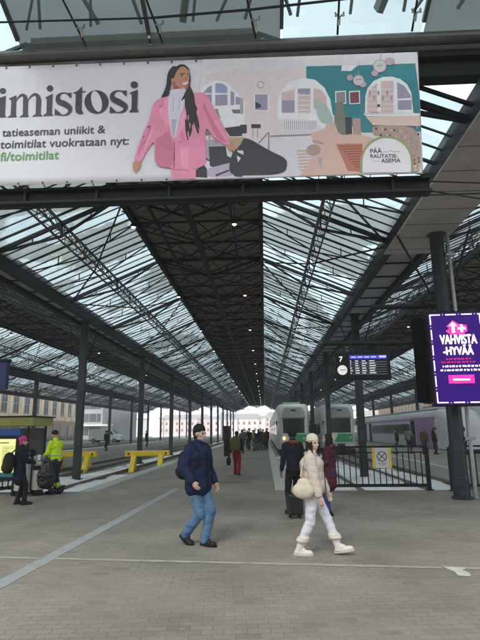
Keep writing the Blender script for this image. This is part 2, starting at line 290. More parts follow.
# plank strip along the right platform edge (pale tactile paving)
g=MB(); g.add([(-.06,15.05,.007),(.32,15.05,.007),(.32,176,.007),(-.06,176,.007)],[(0,1,2,3)])
g.v=[(x+.32 if True else x,y,z) for x,y,z in g.v]
tag(g.build('tactile_strip',mat('tactile_paving',(.58,.54,.47),.7,0,.12,6,.3,40),recalc=False),kind='structure')
g=MB(); g.add([(-5.09,15.0,.007),(-4.93,15.0,.007),(-4.93,170,.007),(-5.09,170,.007)],[(0,1,2,3)])
tag(g.build('platform_line',mat('platform_line_paint',(.40,.39,.36),.7,0,.2,6),recalc=False),kind='structure')
BANNER_ART = [
("paper2",[(-0.922,7.836),(2.654,7.788),(2.539,5.61),(-1.117,5.628)]),
("wallpink",[(-0.869,7.541),(-0.295,7.628),(2.639,7.616),(2.564,6.182),(0.66,6.224),(-0.962,6.326)]),
("ceil",[(-0.887,7.795),(2.652,7.769),(2.638,7.597),(1.571,7.593),(0.708,7.559),(-0.044,7.519),(-0.328,7.688),(-0.802,7.595)]),
("floorl",[(-0.536,6.345),(1.147,6.348),(1.108,5.617),(-0.604,5.625)]),
("teal",[(0.804,7.369),(0.813,7.615),(1.404,7.605),(1.389,7.507),(1.551,7.499),(1.664,7.592),(2.605,7.582),(2.619,6.949),(2.592,6.321),(1.668,6.342),(1.211,6.685),(1.073,7.169)]),
("white",[(1.404,7.605),(1.664,7.592),(1.551,7.491),(1.388,7.499)]),
("white",[(-1.006,6.695),(-0.999,7.116),(-0.927,7.291),(-0.822,7.382),(-0.696,7.417),(-0.528,7.368),(-0.383,7.206),(-0.28,7.083),(-0.219,6.986),(-0.223,6.661)]),
("winlil",[(-0.916,7.188),(-0.843,7.287),(-0.769,7.331),(-0.769,7.177)]),
("winlil",[(-0.905,7.154),(-0.769,7.158),(-0.769,6.941),(-0.821,6.92)]),
("winblu",[(-0.711,7.365),(-0.591,7.359),(-0.507,7.271),(-0.508,7.169),(-0.711,7.179)]),
("winlil",[(-0.711,7.145),(-0.508,7.141),(-0.509,6.941),(-0.71,6.934)]),
("winlil",[(-0.456,7.209),(-0.393,7.178),(-0.395,6.936),(-0.457,6.939)]),
("winlil",[(-0.373,7.099),(-0.249,7.058),(-0.25,6.941),(-0.374,6.946)]),
("grey",[(-0.443,6.856),(-0.251,6.848),(-0.252,6.773),(-0.417,6.785)]),
("green",[(-0.742,6.869),(-0.671,6.885),(-0.624,6.702),(-0.717,6.706)]),
("white",[(-0.686,6.681),(-0.223,6.661),(-0.224,6.558),(-0.429,6.555),(-0.593,6.539)]),
("wood",[(-0.512,6.342),(-0.227,6.342),(-0.229,6.128),(-0.391,6.123)]),
("dark",[(-0.562,6.52),(-0.275,6.549),(-0.271,6.362),(-0.471,6.363)]),
("dark",[(-0.261,6.571),(-0.224,6.569),(-0.226,6.41),(-0.263,6.407)]),
("plant",[(-0.902,6.529),(-0.788,6.536),(-0.747,6.409),(-0.839,6.39),(-0.911,6.415)]),
("wood",[(-0.819,6.411),(-0.794,6.41),(-0.794,6.297),(-0.819,6.298)]),
("greyl",[(-0.911,6.313),(-0.696,6.316),(-0.533,6.218),(-0.534,5.928),(-0.899,5.942)]),
("pinkd",[(-0.727,6.408),(-0.594,6.334),(-0.553,6.242),(-0.706,6.266)]),
("dark",[(-0.818,6.189),(-0.543,6.192),(-0.518,6.016),(-0.433,5.968),(-0.454,5.88),(-0.595,5.808),(-0.716,5.806),(-0.797,5.849)]),
("lilac",[(-0.867,5.797),(-0.514,5.883),(-0.373,5.922),(-0.394,5.768),(-0.435,5.649),(-0.857,5.653)]),
("darkg",[(-1.058,5.661),(-1.039,5.77),(-0.898,5.871),(-0.847,5.807),(-0.837,5.642)]),
("dark",[(-0.706,5.692),(-0.495,5.772),(-0.485,5.745),(-0.696,5.658)]),
("dark",[(-0.879,6.008),(-0.797,5.949),(-0.805,5.927),(-0.878,5.974)]),
("greyl",[(0.111,7.295),(0.108,7.274),(0.098,7.254),(0.083,7.239),(0.065,7.23),(0.044,7.227),(0.024,7.232),(0.006,7.243),(-0.008,7.259),(-0.017,7.279),(-0.02,7.302),(-0.016,7.324),(-0.007,7.343),(0.008,7.358),(0.027,7.367),(0.047,7.37),(0.067,7.365),(0.085,7.354),(0.1,7.338),(0.108,7.318)]),
("paper2",[(0.092,7.296),(0.09,7.281),(0.083,7.267),(0.072,7.257),(0.059,7.25),(0.045,7.249),(0.03,7.252),(0.017,7.259),(0.007,7.271),(0.001,7.285),(-0.001,7.301),(0.001,7.316),(0.008,7.33),(0.019,7.34),(0.032,7.347),(0.047,7.348),(0.061,7.345),(0.074,7.338),(0.084,7.326),(0.09,7.312)]),
("white",[(-0.069,7.144),(0.173,7.126),(0.166,6.8),(-0.068,6.821)]),
("winlil",[(-0.051,7.125),(0.157,7.112),(0.151,6.818),(-0.053,6.834)]),
("dark",[(-0.047,6.984),(0.039,6.928),(0.044,6.875),(-0.049,6.855)]),
("greyl",[(-0.301,7.066),(-0.245,7.064),(-0.248,6.773),(-0.304,6.769)]),
("white",[(0.309,6.638),(0.319,7.02),(0.401,7.21),(0.545,7.335),(0.764,7.396),(0.949,7.351),(1.096,7.195),(1.178,6.981),(1.218,6.564),(1.218,6.26),(0.857,6.614)]),
("winp",[(0.39,7.14),(0.608,7.183),(0.593,6.746),(0.379,6.756)]),
("winlil",[(0.386,6.989),(0.595,6.979),(0.588,6.754),(0.38,6.763)]),
("winp",[(0.658,7.198),(0.865,7.189),(0.846,6.735),(0.642,6.744)]),
("winlil",[(0.658,7.198),(0.865,7.189),(0.845,7.084),(0.655,7.11)]),
("winp",[(0.917,7.186),(1.033,7.163),(1.118,7.018),(1.117,6.672),(0.902,6.819)]),
("white",[(0.654,7.075),(0.86,7.065),(0.859,7.051),(0.653,7.061)]),
("white",[(0.651,6.984),(0.856,6.975),(0.855,6.961),(0.65,6.97)]),
("white",[(0.647,6.893),(0.852,6.884),(0.852,6.87),(0.647,6.879)]),
("white",[(0.644,6.803),(0.849,6.794),(0.848,6.78),(0.644,6.789)]),
("greyd",[(0.406,6.622),(0.431,6.621),(0.425,6.43),(0.401,6.431)]),
("white",[(0.406,6.629),(0.953,6.606),(0.945,6.408),(0.401,6.431)]),
("greyd",[(0.418,6.612),(0.43,6.611),(0.425,6.444),(0.413,6.444)]),
("greyd",[(0.45,6.61),(0.462,6.61),(0.457,6.442),(0.445,6.443)]),
("greyd",[(0.481,6.609),(0.494,6.608),(0.488,6.441),(0.476,6.441)]),
("greyd",[(0.513,6.608),(0.525,6.607),(0.52,6.44),(0.508,6.44)]),
("greyd",[(0.545,6.606),(0.557,6.606),(0.551,6.438),(0.539,6.439)]),
("greyd",[(0.576,6.605),(0.589,6.604),(0.583,6.437),(0.571,6.438)]),
("greyd",[(0.608,6.603),(0.62,6.603),(0.614,6.436),(0.602,6.436)]),
("greyd",[(0.64,6.602),(0.652,6.602),(0.646,6.434),(0.634,6.435)]),
("greyd",[(0.671,6.601),(0.683,6.6),(0.677,6.433),(0.665,6.434)]),
("greyd",[(0.703,6.599),(0.715,6.599),(0.709,6.432),(0.697,6.432)]),
("greyd",[(0.734,6.598),(0.747,6.597),(0.74,6.43),(0.728,6.431)]),
("greyd",[(0.766,6.597),(0.778,6.596),(0.772,6.429),(0.76,6.43)]),
("greyd",[(0.798,6.595),(0.81,6.595),(0.803,6.428),(0.791,6.428)]),
("greyd",[(0.829,6.594),(0.841,6.593),(0.835,6.426),(0.822,6.427)]),
("greyd",[(0.861,6.592),(0.873,6.592),(0.866,6.425),(0.854,6.426)]),
("greyd",[(0.892,6.591),(0.904,6.591),(0.897,6.424),(0.885,6.424)]),
("greyd",[(0.924,6.59),(0.936,6.589),(0.929,6.422),(0.917,6.423)]),
("greyd",[(0.18,6.352),(0.876,6.353),(0.875,6.33),(0.179,6.325)]),
("dark",[(-0.121,6.569),(0.032,6.563),(0.03,6.494),(-0.123,6.501)]),
("dark",[(-0.306,6.567),(-0.195,6.562),(-0.197,6.408),(-0.307,6.413)]),
("greyd",[(-0.025,6.497),(-0.012,6.496),(-0.016,6.316),(-0.028,6.316)]),
("greyd",[(-0.098,6.5),(-0.089,6.499),(-0.092,6.319),(-0.101,6.319)]),
("greyd",[(-0.011,6.231),(0.151,6.421),(0.16,6.404),(0.001,6.21)]),
("greyd",[(0.151,6.411),(0.172,6.41),(0.165,6.09),(0.144,6.09)]),
("peach",[(0.595,6.073),(0.85,6.076),(0.849,6.053),(0.594,6.049)]),
("peach",[(0.602,6.016),(0.847,6.019),(0.846,5.996),(0.601,5.992)]),
("peach",[(0.609,5.959),(0.845,5.963),(0.844,5.94),(0.608,5.936)]),
("peach",[(0.616,5.902),(0.843,5.907),(0.842,5.884),(0.615,5.879)]),
("peach",[(0.623,5.846),(0.84,5.851),(0.84,5.828),(0.622,5.823)]),
("peach",[(0.63,5.79),(0.838,5.795),(0.837,5.772),(0.629,5.767)]),
("peach",[(0.637,5.734),(0.836,5.739),(0.835,5.717),(0.636,5.711)]),
("peach",[(0.826,6.361),(1.152,6.456),(1.379,6.195),(1.608,6.044),(1.578,5.615),(0.637,5.619),(0.942,6.07)]),
("peach",[(1.129,6.602),(1.218,6.564),(1.263,6.258),(1.194,6.093),(0.9,6.205),(0.888,6.273),(1.061,6.435)]),
("mint",[(0.897,7.011),(0.963,6.973),(1.141,6.843),(1.218,6.564),(1.124,6.5),(0.976,6.575)]),
("pinkd",[(0.866,6.246),(1.137,6.151),(1.13,6.111),(0.858,6.213)]),
("tan",[(0.984,6.057),(0.977,6.027),(0.959,6),(0.933,5.979),(0.901,5.966),(0.866,5.962),(0.831,5.968),(0.8,5.984),(0.776,6.007),(0.761,6.035),(0.756,6.066),(0.763,6.097),(0.781,6.124),(0.807,6.145),(0.839,6.158),(0.874,6.162),(0.909,6.155),(0.94,6.14),(0.964,6.117),(0.979,6.088)]),
("greyl",[(0.918,5.927),(1.038,5.939),(1.111,5.739),(0.969,5.728)]),
("peach",[(1.07,6.427),(1.259,6.383),(1.665,6.295),(1.88,6.216),(1.659,5.702),(1.593,5.643),(0.973,5.666)]),
("orange",[(1.231,6.154),(1.656,6.147),(1.609,5.653),(1.393,5.671)]),
("rug2",[(1.292,6.116),(1.638,6.113),(1.627,6.096),(1.301,6.098)]),
("rug2",[(1.318,6.069),(1.635,6.067),(1.625,6.05),(1.327,6.052)]),
("rug2",[(1.344,6.023),(1.632,6.022),(1.622,6.005),(1.352,6.005)]),
("rug2",[(1.37,5.976),(1.629,5.977),(1.619,5.96),(1.378,5.959)]),
("rug2",[(1.395,5.93),(1.627,5.932),(1.616,5.915),(1.404,5.912)]),
("rug2",[(1.421,5.884),(1.624,5.886),(1.613,5.87),(1.429,5.866)]),
("rug2",[(1.446,5.838),(1.621,5.842),(1.611,5.825),(1.455,5.82)]),
("rug2",[(1.472,5.792),(1.618,5.797),(1.608,5.78),(1.48,5.774)]),
("rug2",[(1.497,5.746),(1.615,5.752),(1.605,5.735),(1.505,5.729)]),
("plant",[(1.252,6.744),(1.391,6.774),(1.427,6.556),(1.476,6.303),(1.287,6.318),(1.22,6.564)]),
("dark",[(1.399,6.629),(1.504,6.624),(1.496,6.32),(1.398,6.324)]),
("tan",[(1.519,6.606),(1.646,6.6),(1.641,6.314),(1.515,6.319)]),
("white",[(1.264,7.115),(1.442,7.122),(1.435,6.875),(1.258,6.872)]),
("greyd",[(1.279,7.092),(1.425,7.101),(1.42,6.894),(1.275,6.89)]),
("white",[(1.49,7.105),(1.668,7.111),(1.659,6.865),(1.483,6.862)]),
("maroon",[(1.505,7.082),(1.65,7.09),(1.644,6.884),(1.5,6.88)]),
("plant",[(1.26,6.902),(1.383,6.925),(1.389,6.684),(1.259,6.69)]),
("white",[(1.72,6.663),(1.751,7.008),(1.799,7.153),(1.904,7.279),(2.054,7.346),(2.199,7.347),(2.34,7.295),(2.443,7.178),(2.494,7.028),(2.494,6.646)]),
("winp",[(1.759,6.679),(1.784,7.025),(1.854,7.151),(1.956,7.239),(1.927,6.671)]),
("winp",[(2.023,7.273),(2.225,7.263),(2.179,6.66),(1.974,6.669)]),
("winlil",[(2.278,7.242),(2.393,7.162),(2.475,6.993),(2.483,6.937),(2.263,6.929)]),
("winlil",[(2.261,6.9),(2.486,6.897),(2.472,6.72),(2.254,6.729)]),
("white",[(1.788,7.135),(2.214,7.115),(2.213,7.104),(1.787,7.124)]),
("white",[(1.782,7.043),(2.207,7.023),(2.206,7.012),(1.782,7.032)]),
("white",[(1.776,6.951),(2.2,6.932),(2.199,6.921),(1.776,6.94)]),
("white",[(1.77,6.86),(2.193,6.841),(2.192,6.83),(1.77,6.849)]),
("white",[(1.765,6.769),(2.186,6.75),(2.185,6.74),(1.764,6.758)]),
("pinkd",[(1.811,7.097),(1.843,7.096),(1.838,7.015),(1.806,7.016)]),
("pinkd",[(1.876,7.002),(1.908,7.001),(1.902,6.92),(1.87,6.921)]),
("pinkd",[(1.952,7.091),(1.984,7.089),(1.979,7.008),(1.947,7.01)]),
("pinkd",[(2.016,6.996),(2.048,6.994),(2.042,6.914),(2.01,6.915)]),
("pinkd",[(2.093,7.084),(2.125,7.083),(2.119,7.002),(2.087,7.003)]),
("pinkd",[(2.156,6.989),(2.188,6.988),(2.182,6.907),(2.15,6.909)]),
("pinkd",[(1.811,6.702),(1.945,6.707),(1.958,6.659),(1.809,6.666)]),
("dark",[(1.932,6.842),(1.977,6.84),(1.973,6.789),(1.929,6.791)]),
("whited",[(1.706,6.692),(2.526,6.656),(2.523,6.613),(1.703,6.649)]),
("peachl",[(1.733,6.622),(2.595,6.613),(2.584,6.417),(1.834,6.466)]),
("white",[(1.735,6.658),(2.598,6.648),(2.594,6.605),(1.733,6.629)]),
("tan",[(1.818,6.467),(2.584,6.413),(2.534,5.618),(2.362,5.614),(2.364,6.021),(2.102,6.26),(1.822,6.289)]),
("greyd",[(1.832,6.448),(1.86,6.44),(1.848,6.398),(1.824,6.41)]),
("pinkd",[(1.99,6.31),(2.017,6.302),(2.005,6.26),(1.981,6.272)]),
("dark",[(2.162,6.385),(2.189,6.376),(2.177,6.334),(2.153,6.346)]),
("peach",[(2.317,6.247),(2.344,6.239),(2.332,6.197),(2.308,6.209)]),
("greyd",[(2.489,6.321),(2.516,6.313),(2.503,6.271),(2.479,6.283)]),
("pinkd",[(1.926,6.427),(1.953,6.418),(1.941,6.376),(1.917,6.388)]),
("dark",[(2.082,6.289),(2.11,6.28),(2.097,6.239),(2.073,6.25)]),
("peach",[(2.254,6.363),(2.282,6.355),(2.269,6.313),(2.245,6.324)]),
("greyd",[(2.409,6.226),(2.436,6.218),(2.423,6.176),(2.4,6.187)]),
("pinkd",[(1.847,6.33),(1.874,6.322),(1.862,6.28),(1.838,6.292)]),
("dark",[(2.019,6.405),(2.046,6.397),(2.034,6.354),(2.01,6.366)]),
("peach",[(2.175,6.267),(2.202,6.259),(2.19,6.217),(2.166,6.229)]),
("greyd",[(2.346,6.341),(2.374,6.333),(2.361,6.291),(2.337,6.303)]),
("pinkd",[(2.519,6.416),(2.546,6.407),(2.533,6.365),(2.509,6.377)]),
("dark",[(1.939,6.309),(1.967,6.301),(1.955,6.259),(1.931,6.27)]),
("peach",[(2.111,6.383),(2.139,6.375),(2.126,6.333),(2.102,6.345)]),
("greyd",[(2.267,6.246),(2.294,6.237),(2.282,6.196),(2.258,6.207)]),
("pinkd",[(2.439,6.32),(2.466,6.312),(2.453,6.27),(2.429,6.281)]),
("dark",[(1.875,6.425),(1.903,6.417),(1.891,6.375),(1.866,6.386)]),
("peach",[(2.032,6.287),(2.06,6.279),(2.047,6.237),(2.023,6.249)]),
("greyd",[(2.204,6.362),(2.231,6.353),(2.219,6.311),(2.195,6.323)]),
("pinkd",[(2.359,6.224),(2.386,6.216),(2.374,6.174),(2.35,6.186)]),
("dark",[(2.53,6.298),(2.558,6.29),(2.545,6.248),(2.521,6.26)]),
("peach",[(1.968,6.403),(1.996,6.395),(1.983,6.353),(1.959,6.365)]),
("greyd",[(2.125,6.266),(2.152,6.257),(2.14,6.216),(2.115,6.227)]),
("pinkd",[(2.296,6.34),(2.324,6.332),(2.311,6.29),(2.287,6.301)]),
("greyd",[(2.416,6.194),(2.446,6.182),(2.428,6.151),(2.404,6.166)]),
("tan",[(2.493,6.047),(2.523,6.035),(2.505,6.005),(2.482,6.02)]),
("maroon",[(2.429,5.907),(2.459,5.896),(2.441,5.865),(2.418,5.88)]),
("peachl",[(2.506,5.763),(2.536,5.751),(2.518,5.721),(2.495,5.736)]),
("greyd",[(2.487,6.159),(2.518,6.147),(2.499,6.117),(2.476,6.132)]),
("tan",[(2.423,6.019),(2.453,6.007),(2.435,5.976),(2.411,5.991)]),
("maroon",[(2.5,5.873),(2.53,5.862),(2.512,5.831),(2.489,5.846)]),
("peachl",[(2.436,5.735),(2.466,5.723),(2.448,5.693),(2.425,5.708)]),
("greyd",[(2.417,6.131),(2.447,6.119),(2.429,6.088),(2.405,6.103)]),
("tan",[(2.494,5.984),(2.524,5.973),(2.506,5.942),(2.483,5.957)]),
("maroon",[(2.43,5.845),(2.46,5.833),(2.442,5.803),(2.419,5.818)]),
("peachl",[(2.507,5.701),(2.537,5.69),(2.519,5.66),(2.496,5.674)]),
("greyd",[(2.488,6.096),(2.518,6.084),(2.5,6.054),(2.477,6.069)]),
("tan",[(2.424,5.956),(2.454,5.944),(2.436,5.914),(2.412,5.929)]),
("maroon",[(2.501,5.811),(2.531,5.8),(2.513,5.77),(2.49,5.784)]),
("peachl",[(2.437,5.673),(2.467,5.662),(2.449,5.632),(2.426,5.646)]),
("greyd",[(2.418,6.068),(2.448,6.056),(2.43,6.025),(2.406,6.04)]),
("tan",[(2.495,5.922),(2.525,5.91),(2.507,5.88),(2.484,5.895)]),
("maroon",[(2.431,5.783),(2.461,5.771),(2.443,5.741),(2.419,5.756)]),
("peachl",[(2.554,6.174),(2.584,6.162),(2.566,6.132),(2.542,6.146)]),
("greyd",[(2.489,6.033),(2.519,6.022),(2.501,5.991),(2.478,6.006)]),
("tan",[(2.425,5.894),(2.455,5.882),(2.437,5.852),(2.413,5.866)]),
("lamp",[(1.572,7.351),(1.568,7.332),(1.56,7.316),(1.548,7.303),(1.533,7.296),(1.517,7.294),(1.501,7.297),(1.487,7.306),(1.476,7.32),(1.47,7.337),(1.468,7.356),(1.472,7.374),(1.48,7.391),(1.492,7.403),(1.507,7.411),(1.524,7.413),(1.539,7.41),(1.553,7.4),(1.564,7.386),(1.571,7.369)]),
("lamp",[(1.747,7.294),(1.74,7.262),(1.726,7.233),(1.704,7.211),(1.678,7.198),(1.65,7.194),(1.622,7.2),(1.598,7.216),(1.58,7.24),(1.568,7.27),(1.566,7.302),(1.572,7.334),(1.587,7.363),(1.608,7.385),(1.634,7.399),(1.663,7.403),(1.69,7.396),(1.715,7.38),(1.733,7.356),(1.744,7.326)]),
("lamp",[(1.781,7.217),(1.777,7.199),(1.767,7.183),(1.754,7.171),(1.737,7.163),(1.719,7.161),(1.701,7.165),(1.686,7.174),(1.674,7.188),(1.666,7.204),(1.665,7.223),(1.669,7.241),(1.678,7.257),(1.692,7.27),(1.708,7.278),(1.726,7.28),(1.744,7.276),(1.76,7.267),(1.772,7.253),(1.779,7.236)]),
("lamp",[(2.13,7.549),(2.122,7.51),(2.103,7.475),(2.077,7.448),(2.045,7.432),(2.011,7.427),(1.978,7.435),(1.948,7.455),(1.926,7.484),(1.913,7.52),(1.91,7.56),(1.918,7.6),(1.936,7.635),(1.962,7.662),(1.994,7.679),(2.029,7.683),(2.062,7.675),(2.092,7.656),(2.114,7.626),(2.127,7.589)]),
("lamp",[(2.272,7.629),(2.266,7.606),(2.252,7.586),(2.233,7.57),(2.208,7.56),(2.182,7.558),(2.157,7.563),(2.134,7.575),(2.117,7.593),(2.106,7.614),(2.104,7.638),(2.109,7.661),(2.123,7.682),(2.143,7.697),(2.167,7.707),(2.193,7.709),(2.219,7.704),(2.242,7.692),(2.259,7.675),(2.269,7.653)]),
("lamp",[(1.988,7.417),(1.983,7.398),(1.974,7.382),(1.96,7.37),(1.944,7.362),(1.926,7.36),(1.908,7.364),(1.892,7.373),(1.88,7.387),(1.873,7.404),(1.871,7.423),(1.876,7.441),(1.885,7.457),(1.899,7.47),(1.915,7.478),(1.934,7.48),(1.951,7.476),(1.967,7.467),(1.979,7.453),(1.986,7.436)]),
("whited",[(1.734,7.294),(1.728,7.268),(1.716,7.245),(1.698,7.227),(1.675,7.215),(1.651,7.212),(1.628,7.218),(1.607,7.231),(1.591,7.251),(1.581,7.275),(1.579,7.302),(1.584,7.328),(1.597,7.352),(1.615,7.37),(1.637,7.381),(1.662,7.384),(1.685,7.379),(1.706,7.365),(1.722,7.345),(1.732,7.321)]),
("whited",[(2.114,7.55),(2.107,7.518),(2.091,7.489),(2.069,7.467),(2.042,7.453),(2.013,7.449),(1.984,7.456),(1.959,7.472),(1.94,7.497),(1.928,7.527),(1.926,7.56),(1.933,7.592),(1.948,7.621),(1.971,7.643),(1.998,7.657),(2.027,7.661),(2.056,7.654),(2.081,7.638),(2.1,7.613),(2.111,7.583)]),
("greyl",[(2.048,7.812),(2.057,7.812),(2.043,7.649),(2.033,7.649)]),
("greyl",[(1.672,7.667),(1.679,7.667),(1.662,7.395),(1.656,7.396)]),
("pinkd",[(1.616,7.322),(1.713,7.325),(1.712,7.303),(1.614,7.3)]),
("pinkd",[(1.979,7.568),(2.07,7.571),(2.068,7.549),(1.977,7.546)]),
("olive",[(1.58,5.636),(1.591,5.815),(1.601,5.887),(1.621,5.958),(1.65,6.024),(1.688,6.085),(1.734,6.14),(1.787,6.186),(1.846,6.222),(1.909,6.248),(1.974,6.263),(2.04,6.266),(2.105,6.257),(2.168,6.237),(2.226,6.206),(2.279,6.166),(2.324,6.116),(2.362,6.058),(2.391,5.995),(2.41,5.927),(2.42,5.856),(2.419,5.783),(2.404,5.611)]),
("paper",[(1.617,5.635),(1.629,5.814),(1.637,5.879),(1.655,5.943),(1.682,6.004),(1.717,6.06),(1.759,6.109),(1.807,6.151),(1.861,6.184),(1.918,6.207),(1.977,6.221),(2.037,6.223),(2.096,6.216),(2.153,6.198),(2.206,6.17),(2.254,6.133),(2.296,6.087),(2.33,6.035),(2.357,5.977),(2.374,5.915),(2.383,5.851),(2.382,5.785),(2.367,5.611)]),
("olive",[(1.964,5.988),(2.051,5.985),(2.084,6.008),(2.128,5.981),(2.222,5.985),(2.221,5.974),(2.127,5.971),(2.082,5.994),(2.05,5.974),(1.963,5.978)]),
("olive",[(1.785,5.828),(1.903,5.831),(1.902,5.82),(1.784,5.818)]),
("cloth",[(-0.247,6.325),(-0.126,6.286),(0.144,6.09),(0.458,5.912),(0.402,5.651),(-0.435,5.665),(-0.495,5.783),(-0.432,6.08),(-0.31,6.176)]),
("cloth",[(-0.425,5.649),(-0.394,5.768),(-0.363,5.921),(-0.412,6.012),(-0.452,6.125),(-0.421,6.158),(-0.229,6.15),(-0.235,5.631)]),
("paper2",[(-0.361,6.099),(-0.26,6.095),(-0.251,6.017),(-0.331,6.058)]),
("paper2",[(-0.362,6.01),(-0.296,5.963),(-0.343,5.887)]),
("pink",[(-1.412,5.788),(-1.023,5.791),(-1.021,5.627),(-1.409,5.629)]),
("pink",[(-1.425,5.806),(-1.12,5.784),(-1.038,5.638),(-1.402,5.647)]),
("skin",[(-2.043,5.963),(-1.982,5.995),(-1.909,5.969),(-1.936,5.848),(-1.972,5.816),(-1.984,5.761),(-2.016,5.789),(-2.048,5.83),(-2.053,5.897)]),
("skin",[(-0.553,6.231),(-0.492,6.273),(-0.421,6.225),(-0.361,6.155),(-0.331,6.109),(-0.381,6.134),(-0.402,6.074),(-0.442,6.114),(-0.473,6.077),(-0.503,6.145)]),
("pink",[(-1.756,7.028),(-1.607,7.135),(-1.438,7.146),(-1.103,7.187),(-0.884,7.196),(-0.783,7.003),(-0.618,6.66),(-0.439,6.215),(-0.57,6.202),(-0.766,6.391),(-0.865,6.542),(-0.88,6.323),(-0.845,5.855),(-1.12,5.777),(-1.347,5.768),(-1.446,5.843),(-1.692,5.896),(-1.704,6.357),(-1.846,6.127),(-1.923,5.95),(-2.007,5.989),(-2.032,6.008),(-1.967,6.276),(-1.891,6.493),(-1.798,6.729)]),
("pinkd2",[(-1.694,6.356),(-1.602,6.398),(-1.501,6.509),(-1.394,6.321),(-1.374,5.827),(-1.691,5.872)]),
("pinkd2",[(-0.925,6.948),(-0.883,7.017),(-0.768,6.824),(-0.706,6.636),(-0.512,6.308),(-0.574,6.238),(-0.675,6.315),(-0.799,6.594)]),
("pink",[(-0.904,7.041),(-0.8,6.895),(-0.717,6.752),(-0.502,6.308),(-0.553,6.276),(-0.716,6.59),(-0.82,6.803)]),
("blouse",[(-1.463,7.228),(-1.422,7.279),(-1.222,7.288),(-1.209,7.126),(-1.234,6.938),(-1.308,6.731),(-1.344,6.433),(-1.39,6.344),(-1.46,6.53),(-1.508,6.833),(-1.513,7.069)]),
("lilac",[(-1.443,6.714),(-1.349,6.71),(-1.375,6.435),(-1.394,6.344),(-1.43,6.575)]),
("pinkd2",[(-1.783,6.59),(-1.762,6.566),(-1.867,6.272),(-1.889,6.296)]),
("pinkd2",[(-1.986,6.096),(-1.89,6.342),(-1.877,6.323),(-1.964,6.073)]),
("pinkd2",[(-1.65,6.264),(-1.619,6.262),(-1.589,5.879),(-1.618,5.876)]),
("pinkd2",[(-1.295,6.569),(-1.274,6.568),(-1.229,6.337),(-1.25,6.327)]),
("pinkd2",[(-1.332,6.296),(-1.208,6.302),(-1.208,6.286),(-1.331,6.273)]),
("pinkd2",[(-1.672,6.31),(-1.434,6.255),(-1.433,6.241),(-1.672,6.292)]),
("pinkl",[(-1.288,6.159),(-1.145,6.175),(-1.141,5.818),(-1.242,5.8)]),
("pinkl",[(-1.752,6.588),(-1.721,6.587),(-1.806,6.293),(-1.864,6.159),(-1.885,6.182)]),
("pinkl",[(-1.545,7.118),(-1.493,7.151),(-1.497,6.833),(-1.439,6.529),(-1.39,6.321),(-1.501,6.532),(-1.585,6.743),(-1.655,6.863),(-1.625,6.921),(-1.653,6.957),(-1.574,6.989)]),
("pinkd2",[(-1.653,6.969),(-1.578,6.996),(-1.59,6.959),(-1.636,6.928)]),
("pinkl",[(-1.209,7.126),(-1.175,6.936),(-1.192,6.611),(-1.293,6.431),(-1.378,6.343),(-1.326,6.57),(-1.257,6.846)]),
("maroon",[(-1.39,6.321),(-1.373,6.298),(-1.364,6.027),(-1.372,5.804),(-1.384,5.805),(-1.383,6.072)]),
("pinkd2",[(-1.405,5.806),(-1.374,5.816),(-1.12,5.784),(-1.12,5.769),(-1.394,5.783)]),
("maroon",[(-1.836,6.592),(-1.784,6.613),(-1.777,6.594),(-1.83,6.557)]),
("maroon",[(-1.902,6.388),(-1.889,6.433),(-1.876,6.421),(-1.895,6.365)]),
("pinkd2",[(-1.393,6.299),(-1.377,6.298),(-1.387,5.983),(-1.403,5.961)]),
("pinkd2",[(-1.503,6.624),(-1.491,6.623),(-1.436,6.369),(-1.452,6.369)]),
("pinkd2",[(-1.927,6.207),(-1.915,6.217),(-1.81,6.43),(-1.819,6.439)]),
("pinkd2",[(-0.696,6.612),(-0.671,6.588),(-0.553,6.355),(-0.569,6.351)]),
("pinkd2",[(-0.861,6.551),(-0.84,6.527),(-0.675,6.247),(-0.696,6.248)]),
("pinkl",[(-0.717,6.636),(-0.696,6.626),(-0.532,6.331),(-0.549,6.309)]),
("greyl",[(-1.452,7.197),(-1.231,7.217),(-1.229,7.203),(-1.45,7.182)]),
("lilac",[(-1.419,7.136),(-1.409,7.135),(-1.404,6.852),(-1.418,6.853)]),
("lilac",[(-1.304,7.13),(-1.293,7.13),(-1.31,6.848),(-1.32,6.848)]),
("skind",[(-1.424,7.399),(-1.223,7.365),(-1.221,7.274),(-1.348,7.246),(-1.422,7.279)]),
("blouse",[(-1.474,7.238),(-1.411,7.271),(-1.222,7.284),(-1.2,7.216),(-1.451,7.161)]),
("skin",[(-1.417,7.592),(-1.372,7.687),(-1.291,7.72),(-1.21,7.698),(-1.167,7.628),(-1.153,7.53),(-1.148,7.446),(-1.139,7.404),(-1.163,7.35),(-1.19,7.296),(-1.253,7.28),(-1.323,7.31),(-1.379,7.372),(-1.41,7.446)]),
("hair",[(-1.366,7.711),(-1.313,7.752),(-1.228,7.743),(-1.163,7.672),(-1.141,7.602),(-1.173,7.633),(-1.227,7.699),(-1.291,7.707),(-1.358,7.633),(-1.391,7.542),(-1.415,7.475),(-1.447,7.46),(-1.456,7.376),(-1.478,7.214),(-1.514,7.14),(-1.594,7.125),(-1.623,7.117),(-1.569,7.238),(-1.53,7.38),(-1.523,7.548),(-1.493,7.644),(-1.43,7.726)]),
("skin",[(-1.453,7.472),(-1.42,7.49),(-1.401,7.422),(-1.424,7.379),(-1.448,7.412)]),
("hair",[(-1.315,7.567),(-1.226,7.582),(-1.225,7.563),(-1.31,7.548)]),
("hair",[(-1.183,7.575),(-1.145,7.564),(-1.145,7.549),(-1.183,7.556)]),
